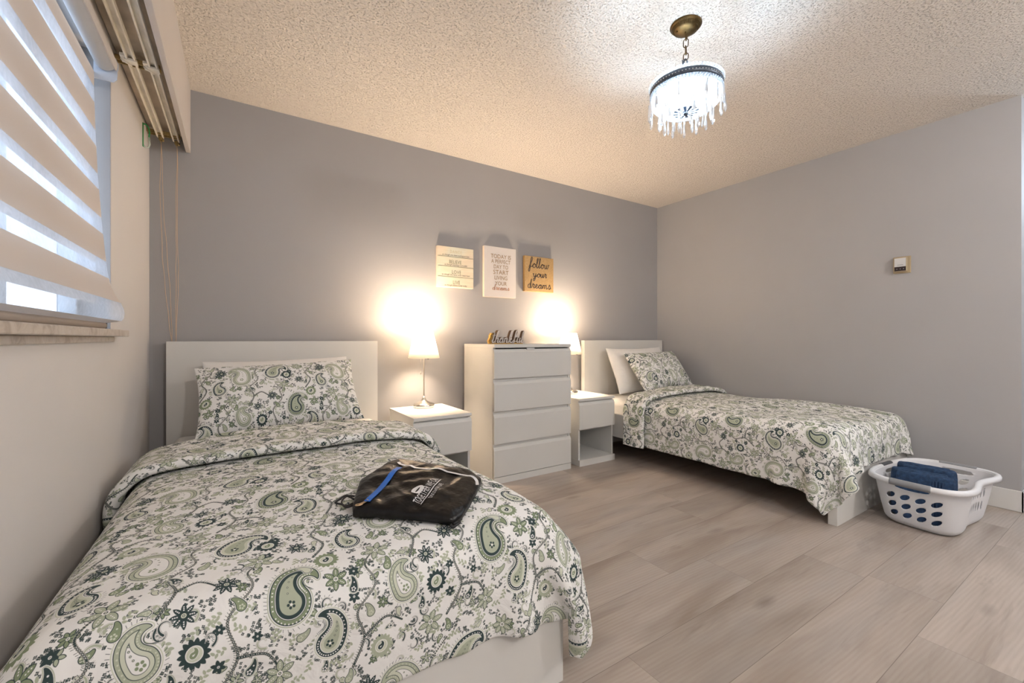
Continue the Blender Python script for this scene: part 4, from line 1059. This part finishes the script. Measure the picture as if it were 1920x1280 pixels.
# ---------------------------------------------------------------- drawstring bag on the near bed
def unp(px, py, h):
    l = (px-960)/798.; v = (635-py)/798.; s, c = math.sin(YAW), math.cos(YAW); k = (h-1.04)/v
    return ((s+c*l)*k, (c-s*l)*k)
flat = PL.reshape(-1, 3)
def unp_s(px, py, lift=.012):
    h = .53+lift
    for _ in range(16): x, y = unp(px, py, h); h = .7*h+.3*(dz_at(x, y)+lift)
    return unp(px, py, h)
def dz_at(x, y):
    d = (flat[:, 0]-x)**2+(flat[:, 1]-y)**2; k = np.argpartition(d, 30)[:30]; w = np.exp(-d[k]/.0012)+1e-9; return float((flat[k, 2]*w).sum()/w.sum())
BH = .575
poly = [unp_s(px, py) for px, py in ((745, 868), (790, 874), (840, 882), (885, 891), (903, 903), (893, 925), (878, 952), (865, 972), (851, 985), (835, 982), (800, 976), (740, 971), (690, 969), (662, 967), (661, 952), (668, 930), (675, 908), (690, 897), (715, 882), (730, 873))]
pc = np.mean(poly, axis=0); pa = []
for x, y in poly: pa.append((math.atan2(y-pc[1], x-pc[0]), math.hypot(x-pc[0], y-pc[1])))
pa.sort(); AA = np.array([a for a, r in pa]); RA = np.array([r for a, r in pa]); AA = np.r_[AA[-1]-2*math.pi, AA, AA[0]+2*math.pi]; RA = np.r_[RA[-1], RA, RA[0]]
px_, py_ = np.cos(AA)*RA, np.sin(AA)*RA
def prad(a):
    k = min(max(int(np.searchsorted(AA, a))-1, 0), len(AA)-2); x1, y1, x2, y2 = px_[k], py_[k], px_[k+1], py_[k+1]; dx, dy = math.cos(a), math.sin(a)
    den = dx*(y2-y1)-dy*(x2-x1); return (x1*(y2-y1)-y1*(x2-x1))/den
bag_dir = Vector((poly[4][0]-poly[13][0], poly[4][1]-poly[13][1])).normalized()
def bag_top(x, y, lift=0.):
    a = math.atan2(y-pc[1], x-pc[0]); r = math.hypot(x-pc[0], y-pc[1])/prad(a)
    u = (x-pc[0])*bag_dir.x+(y-pc[1])*bag_dir.y; v = -(x-pc[0])*bag_dir.y+(y-pc[1])*bag_dir.x
    wr = .0075*nz(u*9+1.3*nz(v*8, u*5), v*16, 2)+.0035*nz(u*30, v*22, 5)+.0060*abs(nz(u*7+v*9, v*6-u*4, 8))
    e = max(0, 1-r**5)
    return dz_at(x, y)+.019+(.018+wr*1.6)*e**.6+.004*(1-e)+lift
bg = empty('drawstring_bag', (pc[0], pc[1], .55), 0, 'black nylon drawstring bag with a blue zip lying on the near bed', 'bag')
O_ = Vector((pc[0], pc[1], .55))
b = bmesh.new(); nA, nR = 120, 34; rings = []
ctr = b.verts.new((0, 0, bag_top(pc[0]+1e-4, pc[1])-.55))
for k in range(1, nR+1):
    r = k/nR; R_ = []
    for i in range(nA):
        a = -math.pi+2*math.pi*(i+.5)/nA; rr = prad(a)*r*(1+.010*nz(i*.5, 3)*r); x, y = pc[0]+rr*math.cos(a), pc[1]+rr*math.sin(a); R_.append(b.verts.new((x-pc[0], y-pc[1], bag_top(x, y)-.55)))
    rings.append(R_)
low = []
for i, v in enumerate(rings[-1]): low.append(b.verts.new((v.co.x*1.004, v.co.y*1.004, v.co.z-.014)))
rings.append(low)
for i in range(nA): f = b.faces.new((ctr, rings[0][i], rings[0][(i+1) % nA])); f.smooth = True
for A, B in zip(rings, rings[1:]):
    for i in range(nA): f = b.faces.new((A[i], B[i], B[(i+1) % nA], A[(i+1) % nA])); f.smooth = True
b.faces.new(low[::-1]); BODY = obj('bag_body', b, M_NYLON, bg)
def surf(px, py, lift): x, y = unp_s(px, py, .03); return Vector((x, y, bag_top(x, y, lift)))-O_
def on_path(pts, lift, n=10):
    out = []
    P2 = spl(pts, n)
    for p in P2: out.append(surf(p.x, p.y, lift))
    return out
def flat_ribbon(name, pts, w, m, lift=.002, th=.0012):
    P3 = on_path(pts, lift); zz = [p.z for p in P3]
    for i, p in enumerate(P3): w_ = zz[max(0, i-7):i+8]; p.z = max(p.z, sum(w_)/len(w_))
    b = bmesh.new(); L1, L2 = [], []
    for i, p in enumerate(P3):
        t = (P3[min(i+1, len(P3)-1)]-P3[max(0, i-1)]); nn = Vector((-t.y, t.x, 0)).normalized()*w/2
        L1.append(b.verts.new(p+nn)); L2.append(b.verts.new(p-nn))
    fs = [b.faces.new((L1[i], L1[i+1], L2[i+1], L2[i])) for i in range(len(P3)-1)]
    bmesh.ops.recalc_face_normals(b, faces=fs); bmesh.ops.solidify(b, geom=b.faces[:], thickness=th)
    return obj(name, b, m, bg)
flat_ribbon('reflective_piping', [(747, 872), (756, 877), (785, 883), (830, 889), (870, 893), (885, 896), (893, 901), (895, 908)], .010, M_PIPING)
ZT = flat_ribbon('zip_tape', [(749, 883), (735, 896), (715, 918), (700, 934), (688, 947)], .018, M_BLUE)
flat_ribbon('zip_slider', [(690, 944), (682, 947), (672, 950)], .010, M_GOLD, .004).parent = ZT
b = bmesh.new(); e = surf(673, 950, .004); tube(b, [e+Vector((.010*math.cos(k*.628), .006*math.sin(k*.628), 0)) for k in range(10)], .0016, 6, closed=True); obj('zip_pull', b, M_GOLD, ZT)
b = bmesh.new()
def lay(pts, lift=.017): return [Vector((*unp_s(x, y, lift), dz_at(*unp_s(x, y, lift))+lift))-O_ for x, y in [(p.x, p.y) for p in spl(pts, 6)]]
tube(b, lay([(664, 930), (655, 929), (645, 930), (637, 936), (629, 942), (640, 945), (650, 948), (662, 943)]), .0028, 8)
obj('drawstring_cord', b, M_BLACKC, bg); b = bmesh.new()
tube(b, lay([(664, 936), (652, 930), (643, 936), (641, 944), (650, 951), (663, 946)]), .0028, 8)
obj('drawstring_cord', b, M_BLACKC, bg); b = bmesh.new()
tube(b, lay([(850, 982), (858, 978), (862, 979), (855, 984), (850, 988), (845, 984)]), .004, 8)
obj('drawstring_tail', b, M_BLACKC, bg)
# printed lettering along the bag
p0 = Vector((*unp_s(789, 949, .03), 0)); p1 = Vector((*unp_s(827, 904, .03), 0)); ex = (p1-p0).normalized(); ey = Vector((-ex.y, ex.x, 0)); wl = (p1-p0).length
def bag_text(body, x, y, width, hgt, mat, nm):
    tb = text_mesh(body, 1.); xs = [v.co.x for v in tb.verts]; w0 = max(xs)-min(xs); yb = max(v.co.y for v in tb.verts)
    bmesh.ops.subdivide_edges(tb, edges=tb.edges[:], cuts=1)
    def f(c):
        q = p0+ex*(x+(c.x-min(xs))*width/w0)+ey*(y+c.y*hgt/yb); return Vector((q.x, q.y, bag_top(q.x, q.y, .0026)))-O_
    b = bmesh.new(); merge(b, tb, f); return obj(nm, b, mat, BODY)
bag_text('TOGETHER WE CAN', 0, .005, wl, .021, M_PRINT, 'printed_slogan')
bag_text('DISCOVER LIFE', wl*.22, -.020, wl*.60, .013, M_PRINT, 'printed_tagline')
b = bmesh.new()
N = 40
up_, dn_ = [], []
for k in range(N+1):
    q = p0+ex*(wl*k/N); 
    for L_2, oy in ((up_, .0015), (dn_, -.0015)): c = q+ey*oy; L_2.append(b.verts.new(Vector((c.x, c.y, bag_top(c.x, c.y, .0026)))-O_))
for k in range(N): b.faces.new((up_[k], up_[k+1], dn_[k+1], dn_[k]))
obj('printed_underline', b, M_PRINT, BODY)
b = bmesh.new(); ring0, ring1 = [], []
for k in range(32):
    a = k*2*math.pi/32
    for L_2, ra, rb, ro in ((ring0, 12.5, 6.8, -.30), (ring1, 6.0, 1.5, -.75)):
        u, v = ra*math.cos(a), rb*math.sin(a); x, y = unp_s(783+u*math.cos(ro)-v*math.sin(ro), 925.5+u*math.sin(ro)+v*math.cos(ro), .03)
        L_2.append(b.verts.new(Vector((x, y, bag_top(x, y, .0026)))-O_))
for k in range(32): b.faces.new((ring0[k], ring0[(k+1) % 32], ring1[(k+1) % 32], ring1[k]))
obj('printed_emblem', b, M_PRINT, BODY)

# ---------------------------------------------------------------- unseen fixtures added behind the camera to hold the two fill lights
for x, y, lab in ((3.0, -1.0, 'round white fixture added unseen behind the camera for fill light, nearer the hall'), (.9, -1.5, 'round white fixture added unseen behind the camera for fill light, nearer the window')):
    t = empty('added_fill_fixture', (x, y, ZC), 0, lab, 'added fill fixture', 'added fill fixtures')
    b = bmesh.new(); lathe(b, [(0, 0), (.15, 0), (.155, -.012), (.15, -.02), (0, -.02)], 40); obj('rim', b, M_TRIM, t)
    b = bmesh.new(); lathe(b, [(.02, -.045), (.03, -.05), (.028, -.10), (0, -.105)], 20); obj('socket', b, M_TRIM, t)
